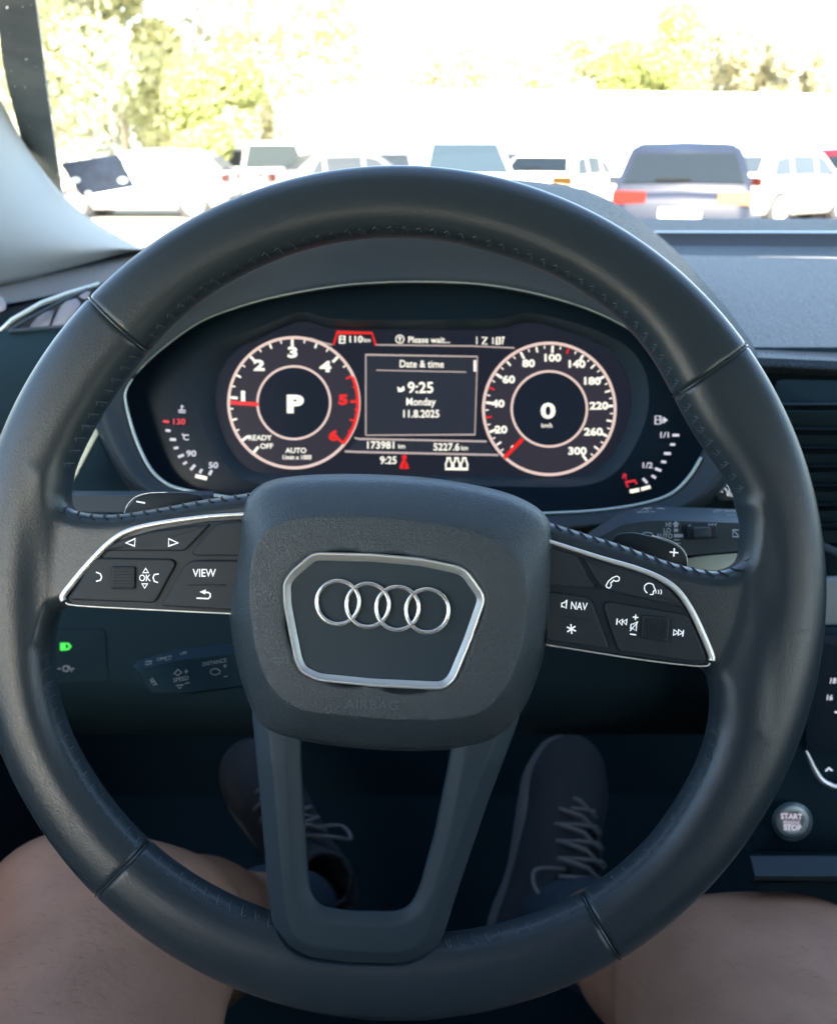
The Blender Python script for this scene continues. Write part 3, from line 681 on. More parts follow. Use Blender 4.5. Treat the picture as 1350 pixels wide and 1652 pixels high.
b = MB(); b.stroke([(263, 679.5), (273, 680.5)], 4, DG); b.text('130', 288, 680.5, DG, 13, .02, 1.15); b.each('hot_mark', G['redd'], clus, .0015)
b = MB()
for x, y, l, a, w_ in ((1090, 702, 11, 0, 4.2), (1085, 717, 8, 2, 4), (1076.5, 731.5, 11, 2, 4.4), (1070.5, 745, 8, 6, 4), (1061.5, 757.5, 10.5, 20, 4.4), (1054.5, 769, 8, 33, 4), (1040.5, 775.5, 10.5, 48, 4.2)):
    dx, dy = math.cos(R(a)) * l / 2, math.sin(R(a)) * l / 2; b.seg((x - dx, y - dy), (x + dx, y + dy), w_, DG)
b.text('1/1', 1072, 702, DG, 13, .015, 1.15); b.text('1/2', 1043.5, 751, DG, 13, .015, 1.15)
b.stroke([(1057, 671), (1065, 671), (1065, 684), (1057, 684)], 1.6, DG, True); b.seg((1057, 677), (1065, 677), 1.2, DG); b.stroke([(1065, 682), (1068, 682), (1068, 673)], 1.2, DG); b.fill([(1070, 672), (1077, 677.5), (1070, 683)], DG)
b.each('fuel_gauge_mark', G['ice'], clus, .0006)
b = MB(); b.stroke([(1016, 793), (1031, 790)], 6, DG); b.stroke([(1034, 789.5), (1049, 785)], 5.5, DG); b.each('gauge_bar', G['white'], clus, .0001)
b = MB(); b.text('R', 1007.5, 769, DG, 12.5, .02, 1.1, -15); b.stroke([(1013, 786), (1009.5, 778), (1024, 775), (1027, 781)], 3, DG); b.build('reserve_mark', G['redd'], clus, 0)

# ================================================================== DASHBOARD
def patch(rows, nu=5, nv=5, thick=.012):          # smooth skin through rows of (px, py, D), closed at the back
    g = [spline(r, nu) for r in rows]; cols = list(zip(*g)); g = [spline(c, nv) for c in cols]
    nU, nV = len(g), len(g[0]); vf = [C(*p) for c in g for p in c]; vb = [C(p[0], p[1], p[2] + thick) for c in g for p in c]; f = []
    n = nU * nV
    for i in range(nU - 1):
        for j in range(nV - 1):
            a, b_, c, d = i * nV + j, (i + 1) * nV + j, (i + 1) * nV + j + 1, i * nV + j + 1
            f.append((a, d, c, b_)); f.append((n + a, n + b_, n + c, n + d))
    rim = [i * nV for i in range(nU)] + [(nU - 1) * nV + j for j in range(1, nV)] + [i * nV + nV - 1 for i in range(nU - 2, -1, -1)] + [j for j in range(nV - 2, 0, -1)]
    for k in range(len(rim)): a, b_ = rim[k], rim[(k + 1) % len(rim)]; f.append((a, b_, n + b_, n + a))
    return vf + vb, f
dash = thing('dashboard', 'black grained dashboard spanning the cabin under the windscreen', 'dashboard', C(675, 900, .72))
def dpart(name, rows, m, parent=dash, nu=5, nv=5, thick=.012, sm=50, label=None):
    v, f = patch(rows, nu, nv, thick); return mesh(name, v, f, m, parent, sm, label)
# windscreen side ledge, groove and the main pad
def row(y0, y1, D, xs=(620, 900, 1120, 1350, 1700, 2100)): return [(x, y0 + (y1 - y0) * (x - 1100) / 250, D) for x in xs]
dpart('rear_ledge', [row(352, 352, 1.20), row(361, 361, 1.14), row(369, 369, 1.09), row(373, 373, 1.06)], M['hood'])
dpart('ledge_line', [row(372.5, 372.5, 1.055), row(375, 375.5, 1.05)], M['dimmetal'], thick=.004)
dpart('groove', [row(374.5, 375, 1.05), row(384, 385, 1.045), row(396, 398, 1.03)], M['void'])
dpart('pad_lip', [row(396, 398, 1.02), row(405, 408, .99), row(412, 415, .965)], M['hood'])
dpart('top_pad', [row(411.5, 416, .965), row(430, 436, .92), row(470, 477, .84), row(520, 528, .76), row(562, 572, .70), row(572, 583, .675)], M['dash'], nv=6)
dpart('pad_underlip', [row(571, 582, .676), row(585, 596, .672), row(597, 607, .685)], M['hood'])
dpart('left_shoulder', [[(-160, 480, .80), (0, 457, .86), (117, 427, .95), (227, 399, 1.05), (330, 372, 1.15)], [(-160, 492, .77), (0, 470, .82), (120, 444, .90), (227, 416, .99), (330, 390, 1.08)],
                        [(-160, 510, .73), (10, 490, .76), (140, 463, .82), (227, 440, .88), (330, 415, .95)]], M['dash'])
dpart('left_groove', [[(-160, 508, .735), (10, 488, .765), (140, 461, .825), (260, 432, .90)], [(-160, 524, .74), (0, 508, .76), (140, 474, .81), (260, 446, .89)]], M['void'])
dpart('left_fascia', [[(-160, 536, .70), (0, 530, .70), (60, 528, .70), (140, 524, .70), (260, 520, .70)], [(-160, 600, .69), (0, 600, .69), (60, 600, .69), (140, 600, .69), (260, 600, .69)], [(-160, 800, .70), (0, 800, .70), (60, 800, .70), (140, 800, .70), (260, 800, .70)]], M['dark'])
def lrow(y, D): return [(x, y, D) for x in (-260, 0, 300, 680, 1000, 1320, 1600)]
dpart('lower_fascia', [lrow(560, .705), lrow(700, .70), lrow(850, .70), lrow(960, .69), lrow(1050, .685), lrow(1120, .69), lrow(1165, .73), lrow(1185, .82)], M['dark'], nu=3)
# left vent: frame, dark throat, two vanes
vent = MB().tube([C(*p) for p in ((-60, 545, .70), (4, 531, .70), (20, 516, .70), (67, 489, .71), (110, 473, .72), (160, 458, .735))], .0022, 8).build('left_air_vent', M['dimmetal'], dash, 60)
del INV[vent.name]; INV[vent.name] = INV[dash.name]
b = MB(); b.tube([C(*p) for p in ((14, 534, .695), (45, 515, .70), (90, 491, .71), (143, 467, .72))], .0016, 8); b.tube([C(*p) for p in ((14, 534, .695), (60, 530, .695), (110, 526, .695))], .0016, 8); b.build('vent_frame', M['plastic2'], vent)
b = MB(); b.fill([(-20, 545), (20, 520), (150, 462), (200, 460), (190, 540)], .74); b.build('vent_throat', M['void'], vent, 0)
for q in ([(47, 528), (66, 503), (88, 500), (80, 527)], [(82, 526), (100, 487), (124, 481), (132, 490), (105, 526)], [(126, 478), (140, 469), (148, 470), (140, 484)]):
    b = MB(); b.prism(rpoly(q, 4), .735, .712, 2.); b.build('vane', M['vane'], vent)
b = MB(); b.prism(rpoly([(-40, 470), (2, 476), (11, 488), (10, 499), (0, 504), (-40, 506)], 4), .75, .70, 3.); b.build('door_trim_piece', M['vane'], vent)  # small pale piece of door trim at the left edge
M['inlayd'] = mat('dull_aluminium', (.13, .15, .15), .5, metal=.3)
# bright inlay strips seen behind the wheel
b = MB(); b.prism([(158, 662), (166, 663), (163, 693), (107, 798), (103, 796), (104, 778), (138, 690)], .66, .64, 2.); b.build('inlay_strip', M['inlay'], dash)
b = MB(); b.prism([(1100, 902), (1190, 890), (1250, 884), (1250, 935), (1100, 935)], .66, .62, 2.); b.build('inlay_strip', M['inlay'], dash)
b = MB(); b.prism([(1250, 935), (1420, 925), (1420, 1012), (1250, 1012)], .655, .625, 14.); b.build('inlay_strip', M['inlayd'], dash)
# trip reset key beside the cluster
b = MB(); b.prism(rpoly([(1147, 790), (1165, 772), (1210, 770), (1210, 806), (1160, 808)], 6), .68, .655, 2.); b.build('trip_reset_key', M['plastic'], dash)
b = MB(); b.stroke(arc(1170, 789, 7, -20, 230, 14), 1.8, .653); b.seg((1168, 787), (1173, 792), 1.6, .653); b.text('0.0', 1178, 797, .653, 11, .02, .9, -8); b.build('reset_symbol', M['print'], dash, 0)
# light switch lamps low on the left
b = MB(); b.prism(rpoly([(60, 1015), (170, 1015), (175, 1100), (60, 1105)], 10), .69, .684, 2.); b.build('light_switch', M['dark'], dash)
b = MB(); b.fill([(97, 1037), (102, 1037), (102, 1050), (97, 1050)], .682); b.stroke([(104, 1038), (110, 1039), (113.5, 1043), (110, 1047), (104, 1048.5)], 3.4, .682, True); b.build('green_lamp_icon', G['green'], dash, 0)
b = MB(); b.stroke(arc(106, 1079, 4.5, 0, 360, 12), 1.8, .682); b.seg((93, 1079), (98, 1079), 2, .682); b.seg((115, 1079), (120, 1079), 2, .682); b.seg((110, 1074), (116, 1084), 1.6, .682); b.build('fog_lamp_icon', M['printdark'], dash, 0)
# right air vent behind the rim
va = MB(); va.prism(rpoly([(1250, 612), (1700, 620), (1700, 880), (1250, 875)], 12), .69, .675, 3.); va = va.build('right_air_vent', M['dark'], dash)
for y in (652, 692, 722, 752, 783, 814, 846):
    b = MB(); b.loft([[C(x, y - 3, .662), C(x, y + 1, .650), C(x, y + 3, .652), C(x, y + 10, .674)] for x in (1256, 1400, 1690)], True, True, True); b.build('slat', M['plastic'], va)
b = MB(); b.tube([C(*p) for p in ((1250, 862, .66), (1300, 868, .655), (1325, 882, .65), (1350, 893, .65), (1420, 900, .65), (1700, 905, .65))], .004, 8, flat=.7); b.build('lower_trim', M['plastic2'], va, 180)

# ---- instrument hood
hood = thing('instrument_hood', 'grained black visor arching over the instrument cluster', 'instrument hood', C(680, 600, .64))
O_ = spline([(1240, 577), (1222, 550), (1191, 517), (1152, 473), (1125, 443), (1100, 414), (1072, 388), (1025, 348), (975, 318), (925, 301), (845, 290), (760, 284), (680, 282), (600, 284), (515, 291), (435, 303), (385, 316), (335, 340),
             (288, 388), (260, 414), (208, 473), (169, 517), (138, 550), (120, 577), (118, 620), (130, 665), (168, 740), (215, 800), (300, 835), (480, 870), (680, 880), (880, 876), (1040, 850), (1150, 815), (1215, 740), (1246, 660)], 6, True)
O1 = ang_rs(O_); A1b = offset(A1, -2)
def mixr(a, b_, t): return [np.array(p) * (1 - t) + np.array(q) * t for p, q in zip(a, b_)]
rings = []
for t, D in ((-.02, .626), (-.01, .600), (.02, .597), (.06, .597)): rings.append([C(*p, D) for p in mixr(A1, O1, t)])
for t, D in ((.25, .592), (.45, .587), (.58, .585), (.66, .590), (.74, .604), (.80, .625), (.85, .655)): rings.append([C(*p, D) for p in mixr(A1, O1, t)])
for t, D in ((.90, .70), (.96, .75), (1.0, .80), (1.0, .86), (.97, .92)): rings.append([C(*p, D) for p in mixr(A1, O1, t)])
b = MB(); b.loft(rings[:9]); b.build('visor_face', M['hoodface'], hood, 180)
b = MB(); b.loft(rings[8:]); b.build('visor_shell', M['hood'], hood, 180)
b = MB(); top = [i for i in range(len(A1)) if A1[i][1] < 612]
seg_ = sorted(top, key=lambda i: A1[i][0]); b.tube([C(A1[i][0], A1[i][1] - 1.0, .5985) for i in seg_], .0007, 6); b.build('visor_edge_highlight', M['dimmetal'], hood, 180)  # thin pale tube draws in the highlight along the visor lip

# ---- centre console
con = thing('centre_console', 'black centre console with start button and climate display, right of the wheel', 'centre console', C(1300, 1300, .62))
b = MB(); b.prism(rpoly([(1214, 1012), (1900, 1012), (1900, 1376), (1212, 1374), (1206, 1200)], 10), .72, .615, 4.); b.build('console_panel', M['dark'], con)
b = MB(); b.prism(rpoly([(1296, 1024), (1900, 1024), (1900, 1212), (1300, 1212)], 8), .62, .609, 2.); cl = b.build('climate_display', M['gloss2'], con)
b = MB(); b.text('18', 1343, 1099, .607, 12.5, .02, .95, 0, .15); b.text('16', 1337.5, 1126, .607, 12.5, .02, .95, 0, .15); b.seg((1306, 1108.5), (1313, 1110), 3, .607); b.seg((1346, 1149), (1356, 1150), 3, .607); b.each('display_digits', G['ice'], cl, .0008)
b = MB(); b.tube([C(p[0], p[1], .606) for p in spline([(1300, 1212), (1305, 1222), (1313, 1240), (1324, 1257), (1338, 1266), (1360, 1270), (1500, 1272)], 6)], [.0008 + .0011 * min(1, i / 14) for i in range(37)], 8); b.build('chrome_curve', M['satin'], con, 180)
b = MB(); b.stroke([(1331.5, 1244.5), (1337, 1239.5), (1342.5, 1244)], 2.6, .606); b.build('up_arrow_symbol', M['print'], con, 0)
st_ = MB(); cpt = C(1278, 1326, .6)
rr = []
for r_, D in ((33, .615), (32, .609), (30.5, .608), (29.5, .609), (29, .606), (28, .604), (26, .6035), (14, .6045), (.5, .605)):
    rr.append([C(1278 + r_ * math.cos(t), 1326 + r_ * .97 * math.sin(t), D) for t in np.linspace(0, 2 * math.pi, 48, endpoint=False)])
M['startb'] = mat('start_button_satin', (.16, .20, .21), .34, metal=.6)
sb = MB(); sb.loft(rr, True, False, True); sb = sb.build('start_button', M['startb'], con, 180)
b = MB(); b.text('START', 1276.5, 1318, .602, 12.5, .03, .95, -2); b.text('ENGINE', 1277, 1327.5, .602, 8, .01, .95, -2); b.text('STOP', 1278, 1336, .602, 12.5, .03, .95, -2)
M['startprint'] = mat('backlit_print', (.5, .45, .5), .5, emit=(.80, .66, .74), es=.6); b.each('start_lettering', M['startprint'], sb, .0001)
b = MB(); b.loft([[C(x0, 1378, .63), C(x1, 1382, .575 + .0), C(x1 + 8, 1414, .56), C(x1 + 6, 1420, .565), C(x0, 1425, .66)] for x0, x1 in ((1210, 1210), (1600, 1600))], True, True, True)
b.build('storage_lip', M['plastic2'], con)
b = MB(); b.prism([(1218, 1415), (1900, 1418), (1900, 1900), (1218, 1900)], .76, .66, 4.); b.build('console_side', M['dark'], con)

# ---- control stalks
stk = thing('wiper_stalk', 'wiper control stalk with HI LO AUTO marks behind the right spoke', 'control stalk', C(1080, 860, .49))
Ft = [(940, 884), (962, 866), (1004, 843), (1040, 838), (1070, 837), (1265, 843), (1265, 886), (1110, 899), (1000, 900)]
Bt = [(930, 878), (954, 856), (1000, 828), (1024, 820), (1062, 817), (1265, 824), (1265, 876), (1110, 890), (1000, 894)]
b = MB(); b.loft([[C(x, y, .530) for x, y in Bt], [C(x, y, .505) for x, y in Bt], [C(x, y, .489) for x, y in offset(Ft, 0)], [C(x, y, .486) for x, y in offset(Ft, 3)]], True, True, True); b.build('stalk_body', M['plastic2'], stk, 40)
b = MB(); b.prism(rpoly([(1108, 849), (1155, 848), (1157, 868), (1110, 871)], 4), .488, .482, 2.); b.build('roller', M['void'], stk)
b = MB(); b.prism(rpoly([(1117, 851), (1146, 850), (1147, 867), (1119, 868)], 4), .488, .480, 3.); b.build('roller_grip', M['plastic2'], stk)
b = MB(); D = .4852
b.text('HI', 1078, 846.5, D, 10.5, .02, .9); b.text('LO', 1076, 856, D, 10.5, .02, .9); b.text('AUTO', 1071.5, 865, D, 10.5, .02, .9)
b.fill([(1084, 846), (1090, 840.5), (1096, 846)], D); b.fill([(1087, 846), (1093, 846), (1093, 850.5), (1087, 850.5)], D); b.fill([(1087, 853), (1093.5, 853), (1093.5, 858), (1087, 858)], D); b.fill([(1087, 861.5), (1102, 861.5), (1102, 867), (1087, 867)], D)
b.seg((1087, 871), (1096, 871), 1.6, D); b.seg((1089, 876), (1097, 877), 1.6, D)
b.stroke(arc(1044, 863, 9, 10, 170, 10, 4), 1.6, D)
for x, y in ((1112, 848), (1144, 846), (1149, 846), (1154, 846)): b.seg((x - 1.5, y + 1.5), (x + 1.5, y - 1.5), 2.2, D)
b.stroke([(1182, 855), (1200, 855), (1200, 866), (1182, 866)], 1.8, D, True); b.seg((1184, 857), (1196, 869), 1.8, D)
b.each('stalk_mark', M['printdim'], stk, .0006)
b = MB(); D = .4955
b.text('FRONT', 1041, 828, .4985, 8.2, .02, 1.05, 0, .35); b.stroke([(1034, 823), (1040, 819.5), (1050, 819.5), (1052, 822.5)], 1.3, .502, True); b.seg((1040, 819), (1046, 824), 1.2, .5)
b.stroke([(1057, 822), (1062, 820), (1072, 820.5), (1066, 823)], 1.2, .502, True); b.stroke([(1150, 825), (1156, 822.5), (1164, 823.5), (1158, 826.5)], 1.2, .5, True)
b.stroke([(1168, 824), (1190, 824), (1188, 830), (1170, 830)], 1.2, .4985, True); b.text('REAR', 1182, 833.5, .4955, 7.5, .02, 1.1, 0, .35)
b.each('stalk_mark', M['printdim'], stk, .0006)
stk = thing('indicator_stalk', 'plain indicator stalk behind the upper edge of the left spoke', 'control stalk', C(200, 805, .49))
b = MB(); b.loft([[C(x, y, .53) for x, y in ((96, 792), (345, 792), (345, 812), (96, 812))], [C(x, y, .50) for x, y in ((88, 796), (345, 796), (345, 812), (88, 812))], [C(x, y, .485) for x, y in ((92, 800), (345, 799), (345, 826), (92, 826))]], True, True, True)
b.build('stalk_body', M['plastic2'], stk)
b = MB(); b.stroke([(121, 802), (126, 799), (135, 802), (128, 804)], 1.2, .4895, True); b.stroke([(140, 802), (146, 799), (154, 800), (148, 804)], 1.2, .4895, True); b.each('stalk_mark', M['printdim'], stk, .0006)
stk = thing('cruise_control_stalk', 'dim cruise control stalk with SPEED and DISTANCE marks under the left spoke', 'control stalk', C(300, 1080, .48))
Fc = [(222, 1084), (226, 1077), (290, 1062), (430, 1046), (430, 1104), (303, 1121), (246, 1121), (232, 1106)]
Bc = [(214, 1074), (224, 1065), (286, 1048), (430, 1030), (430, 1090), (300, 1112), (240, 1110), (220, 1092)]
b = MB(); b.loft([[C(x, y, .51) for x, y in Bc], [C(x, y, .498) for x, y in Bc], [C(x, y, .487) for x, y in Fc], [C(x, y, .484) for x, y in offset(Fc, 3)]], True, True, True); b.build('stalk_body', M['dark'], stk)
M['cruisep'] = mat('dark_grey_print', (.09, .12, .14), .5, emit=(.35, .4, .45), es=.06)  # dark blue-grey lettering with faint emission
b = MB(); D = .4832
b.text('SPEED', 292, 1096, D, 9.5, .01, 1., 10, .1); b.text('DISTANCE', 346, 1069, D, 8.5, .01, 1., 10, .1); b.text('SET', 247, 1101, D, 9, .01, 1., -60)
b.stroke([(281, 1087), (287, 1080), (293, 1085), (287, 1090)], 1.6, D, True); b.stroke([(284, 1106), (290, 1111), (296, 1105)], 1.6, D, True); b.seg((297, 1084), (304, 1083), 1.6, D); b.seg((300.5, 1080), (300.5, 1087), 1.6, D); b.seg((298, 1103), (306, 1101.5), 1.6, D)
b.stroke(arc(347, 1084, 8, 0, 360, 12, 5), 1.5, D); b.seg((360, 1075), (366, 1074), 1.5, D); b.seg((363, 1072), (363, 1078), 1.5, D); b.seg((361, 1092), (367, 1091), 1.5, D)
b.text('ON', 240, 1062.5 + 6, .4905, 7, .01, 1., 12); b.text('CANCEL', 266, 1062, .4905, 7, .01, 1, 12); b.text('OFF', 240, 1074, .4875, 7, .01, 1, 12); b.text('RES', 272, 1066.5, .4875, 7, .01, 1, 12); b.text('LIM', 296, 1054, .4905, 7, .01, 1, 12)
b.each('stalk_mark', M['cruisep'], stk, .0008)
b = MB(); b.tube([C(560, 1010, .66), C(600, 990, .60), C(625, 975, .45)], [.06, .058, .05], 24); b.build('steering_column_cover', M['dark'], dash, 180)

# ================================================================== CABIN SHELL
cab = thing('car_cabin', 'cabin shell of the driver\'s own car with grey cloth pillar on the left', 'car cabin', (0.37, -.6, .45))
up = spline([(-150, -60), (-60, 60), (0, 160), (28, 212), (60, 262), (100, 312), (140, 348), (180, 374), (232, 402)], 3)
lo = spline([(-260, 520), (-170, 500), (-60, 474), (0, 460), (50, 449), (100, 436), (150, 422), (190, 411), (232, 403)], 3)
rows = []
for t, dd in ((0, .05), (.06, .02), (.2, -.02), (.45, -.035), (.75, -.02), (1, .02)):
    rows.append([(a[0] * (1 - t) + c_[0] * t, a[1] * (1 - t) + c_[1] * t, .80 + .28 * (i / 24) + dd - .08 * t) for i, (a, c_) in enumerate(zip(up, lo))])
v, f = patch(rows, 1, 4, .03); mesh('pillar_trim', v, f, M['pillar'], cab, 180, label='light grey cloth trim of the left windscreen pillar')
rt = spline([(30, -120, .66), (45, -60, .70), (57, 0, .735), (78, 160, .91), (101, 320, 1.10)], 6); lf = spline([(-50, -120, .66), (-30, -60, .70), (-5, 30, .76), (9, 125, .87), (60, 320, 1.10)], 6)
b = MB(); b.loft([[C(*l), C(*r), C(r[0] + 2, r[1], r[2] + .01), C(l[0] + 2, l[1], l[2] + .05)] for l, r in zip(lf, rt)], True, True, True); b.build('dusty_glass_edge', M['frit'], cab, 30)
M['dust'] = mat('dust_specks', (.5, .53, .5), .8)
b = MB()
for k in range(150):
    t = random.random(); i = min(len(rt) - 1, int(t * len(rt))); l, r = lf[i], rt[i]; s_ = random.betavariate(1.2, 1.); x = l[0] + (r[0] - l[0]) * s_; y = l[1] + (r[1] - l[1]) * s_ + random.uniform(-9, 9); w_ = random.uniform(.3, 1.0) if random.random() < .93 else 2.2
    b.fill([(x + w_ * random.uniform(.6, 1.3) * math.cos(q), y + w_ * random.uniform(.6, 1.4) * math.sin(q)) for q in np.linspace(0, 5.4, 6)], l[2] + (r[2] - l[2]) * s_ - .003)
b.build('dust_specks', M['dust'], cab, 0)
b = MB(); b.box((.37, -.80, 1.78), (1.95, 2.3, .05)); b.build('roof', M['headliner'], cab)
def slabp(name, pts, th, m):    # polygon in the y-z plane at x, extruded by th
    x = pts[0]; P = pts[1]; b = MB(); n = len(P)
    b.add([(x, p[0], p[1]) for p in P] + [(x + th, p[0], p[1]) for p in P], [tuple(range(n)), tuple(reversed(range(n, 2 * n)))] + [(i, i + n, (i + 1) % n + n, (i + 1) % n) for i in range(n)]); return b.build(name, m, cab, 20)
for x, th in ((-.58, -.06), (1.30, .06)):
    slabp('door_panel', (x, [(-1.9, .40), (1.45, .40), (1.45, 1.22), (.4, 1.285), (-1.9, 1.31)]), th, M['plastic'])  # unseen doors, sills raised to cut low side light
    slabp('door_pillar', (x, [(-.47, 1.29), (-.34, 1.29), (-.38, 1.755), (-.50, 1.755)]), th, M['plastic'])
b = MB(); b.box((.37, -.2, .42), (1.95, 3.4, .04)); b.build('cabin_floor', M['carpet'], cab)
b = MB(); b.add([(-.6, 1.05, .42), (1.35, 1.05, .42), (1.35, 1.30, .75), (-.6, 1.30, .75), (-.6, 1.34, 1.22), (1.35, 1.34, 1.22), (-.6, 1.10, .42), (1.35, 1.10, .42), (1.35, 1.36, .75), (-.6, 1.36, .75), (-.6, 1.38, 1.22), (1.35, 1.38, 1.22)],
                [(0, 1, 2, 3), (3, 2, 5, 4), (6, 9, 8, 7), (9, 10, 11, 8)]); b.build('firewall', M['carpet'], cab)
b = MB(); b.box((.37, -1.95, 1.085), (1.95, .1, 1.37)); b.build('rear_light_blocker', M['plastic'], cab)  # unseen; closed up to the roof to block light from behind
wp = [(-.62, 1.275, 1.325), (1.40, 1.275, 1.325), (1.15, .36, 1.76), (-.40, .36, 1.76)]
b = MB(); rg = []
for t in np.linspace(0, 1, 9):
    a = np.array(wp[0]) * (1 - t) + np.array(wp[3]) * t; c_ = np.array(wp[1]) * (1 - t) + np.array(wp[2]) * t
    rg.append([tuple(a * (1 - s) + c_ * s + np.array((0, .10, .05)) * (4 * s * (1 - s)) * .6) for s in np.linspace(0, 1, 13)])
b.loft(rg, False); b.build('windscreen', M['glass'], cab, 180)
for x in (-.57, 1.29):
    b = MB(); b.add([(x, -1.8, 1.2), (x, 1.0, 1.18), (x + (.08 if x < 0 else -.08), .35, 1.75), (x + (.08 if x < 0 else -.08), -1.6, 1.75)], [(0, 1, 2, 3)]); b.build('side_window', M['glass'], cab, 0)

# permit sticker on the glass
M['sticker'] = mat('dark_blue_sticker', (.035, .055, .085), .4, vary=.4, vscale=60)
stc = thing('windscreen_sticker', 'dark square sticker with three pale dots stuck low on the windscreen', 'sticker', C(157, 283, .99))
b = MB(); b.prism(rpoly([(98, 263), (190, 249), (217, 300), (131, 315)], 3), 1.0, .998, .8, .0004); b.build('sticker_sheet', M['sticker'], stc, 0)
M['dots'] = mat('pale_dot_film', (.85, .86, .8), .6)
for x, y, r_ in ((122, 290, 8), (198, 290.5, 9), (142.5, 311, 6.5)):
    b = MB(); b.fill(arc(x, y, r_, 0, 345, 20, r_ * .72), .9965); b.build('pale_dot', M['dots'], stc, 0)

# driver's seat and pedals
seat = thing('driver_seat', 'black leather driver seat under the driver\'s thighs', 'car seat', (0, -.1, .45))
def boxy(name, c, s, r, m, parent, bend=None, st=.012):
    lo = [c[i] - s[i] / 2 - .03 for i in range(3)]; hi = [c[i] + s[i] / 2 + .03 for i in range(3)]; X, Y, Z = grid3(lo, hi, st)
    q = [np.abs(a - c[i]) - s[i] / 2 + r for i, a in enumerate((X, Y, Z))]
    d = np.sqrt(np.maximum(q[0], 0) ** 2 + np.maximum(q[1], 0) ** 2 + np.maximum(q[2], 0) ** 2) + np.minimum(np.maximum(q[0], np.maximum(q[1], q[2])), 0) - r
    v, f = nets(d, lo, st, 2)
    if bend: v = bend(v)
    return mesh(name, v, f, m, parent, 180)
boxy('seat_cushion', (0, .02, .70), (.52, .56, .18), .06, M['seat'], seat)
boxy('seat_backrest', (0, -.42, 1.08), (.58, .14, .78), .06, M['seat'], seat, bend=lambda v: np.stack([v[:, 0], v[:, 1] - (v[:, 2] - .75) * .3, v[:, 2]], 1))
boxy('headrest', (0, -.60, 1.58), (.30, .12, .22), .05, M['seat'], seat)
ped = thing('accelerator_pedal', 'dark accelerator pedal under the driver\'s right shoe', 'pedal', C(905, 1180, 1.17))
b = MB(); b.prism(rpoly([(880, 1170), (935, 1165), (950, 1330), (905, 1335)], 8), 1.19, 1.175, 3.); b.build('pedal_plate', M['plastic'], ped)
b = MB(); b.tube([C(905, 1060, 1.22), C(908, 1180, 1.2)], .012, 8); b.build('pedal_arm', M['plastic'], ped)
ped = thing('brake_pedal', 'wide dark brake pedal left of the accelerator', 'pedal', C(640, 1170, 1.12))
b = MB(); b.prism(rpoly([(590, 1142), (690, 1142), (686, 1192), (594, 1192)], 8), 1.12, 1.10, 3.); b.build('pedal_plate', M['plastic'], ped)
b = MB(); b.tube([C(640, 980, 1.2), C(640, 1165, 1.125)], .012, 8); b.build('pedal_arm', M['plastic'], ped)

# ================================================================== DRIVER
man = thing('person', 'seated driver in trainers, bare knees either side of the steering wheel', 'person', (0, 0, .62))
kl1, kl2 = C(95, 1478, .585), C(262, 1516, .585); kr1, kr2 = C(1310, 1592, .560), C(1130, 1606, .555)
al, ar = C(505, 1475, .90), C(900, 1490, .92)
def build_body():
    st = .008; lo = (-.45, -.62, .55); hi = (.45, .90, 1.80); X, Y, Z = grid3(lo, hi, st)
    def leg(hip, mid, k1, k2, calf, ank, sgn):
        d = cone(X, Y, Z, hip, mid, .105, .086); d = smin(d, cone(X, Y, Z, mid, k1, .082, .047), .05); d = smin(d, cone(X, Y, Z, mid, k2, .078, .050), .05)
        d = smin(d, cone(X, Y, Z, k1, k2, .050, .050), .03)
        kc = (np.array(k1) + np.array(k2)) / 2 + np.array((0, .01, -.03)); d = smin(d, cone(X, Y, Z, kc, calf, .056, .058), .04); d = smin(d, cone(X, Y, Z, calf, ank, .055, .036), .03); return d
    d = leg((-.12, -.15, .88), (-.185, .20, .905), kl1, kl2, (-.19, .50, .80), al, -1)
    d = np.minimum(d, leg((.11, -.15, .88), (.165, .20, .90), kr1, kr2, (.19, .48, .80), ar, 1))
    d = smin(d, ell(X, Y, Z, (0, -.18, .90), (.18, .13, .14)), .06)
    t = smin(cone(X / 1.25, Y, Z, (0, -.19, .95), (0, -.32, 1.22), .12, .125), cone(X, Y, Z, (-.15, -.36, 1.30), (.15, -.36, 1.30), .065, .065), .06)  # driver's upper body, out of view, added to cut light from behind
    t = smin(t, cone(X, Y, Z, (0, -.36, 1.32), (0, -.34, 1.46), .058, .052), .03); hd = smin(ell(X, Y, Z, (0, -.33, 1.56), (.075, .095, .115)), ell(X, Y, Z, (0, -.245, 1.54), (.014, .022, .022)), .02)
    t = smin(t, hd, .03)
    for s_ in (-1, 1):
        t = smin(t, cone(X, Y, Z, (.18 * s_, -.36, 1.29), (.25 * s_, -.16, 1.06), .052, .042), .03); t = smin(t, cone(X, Y, Z, (.25 * s_, -.16, 1.06), (.09 * s_, -.10, 1.31), .040, .027), .02)
        t = smin(t, ell(X, Y, Z, (.078 * s_, -.095, 1.34), (.022, .018, .045)), .015)
        for k in range(4): t = smin(t, cone(X, Y, Z, (.08 * s_, -.085, 1.325 + .019 * k), (.04 * s_, -.055, 1.335 + .019 * k), .009, .008), .006)
        t = smin(t, ell(X, Y, Z, (.072 * s_, -.33, 1.55), (.010, .018, .028)), .006)
    d = smin(d, t, .05)
    return nets(d, lo, st, 2)
v, f = build_body(); mesh('body', v, f, M['skin'], man, 180)
def build_shorts():
    st = .009; lo = (-.45, -.42, .70); hi = (.45, .14, 1.12); X, Y, Z = grid3(lo, hi, st)
    d = cone(X, Y, Z, (-.12, -.15, .88), (-.178, .14, .903), .118, .105); d = smin(d, cone(X, Y, Z, (.11, -.15, .88), (.156, .14, .90), .118, .105), .03)
    d = smin(d, ell(X, Y, Z, (0, -.18, .90), (.20, .15, .16)), .05); d = np.maximum(d, Y - .09); return nets(d, lo, st, 2)
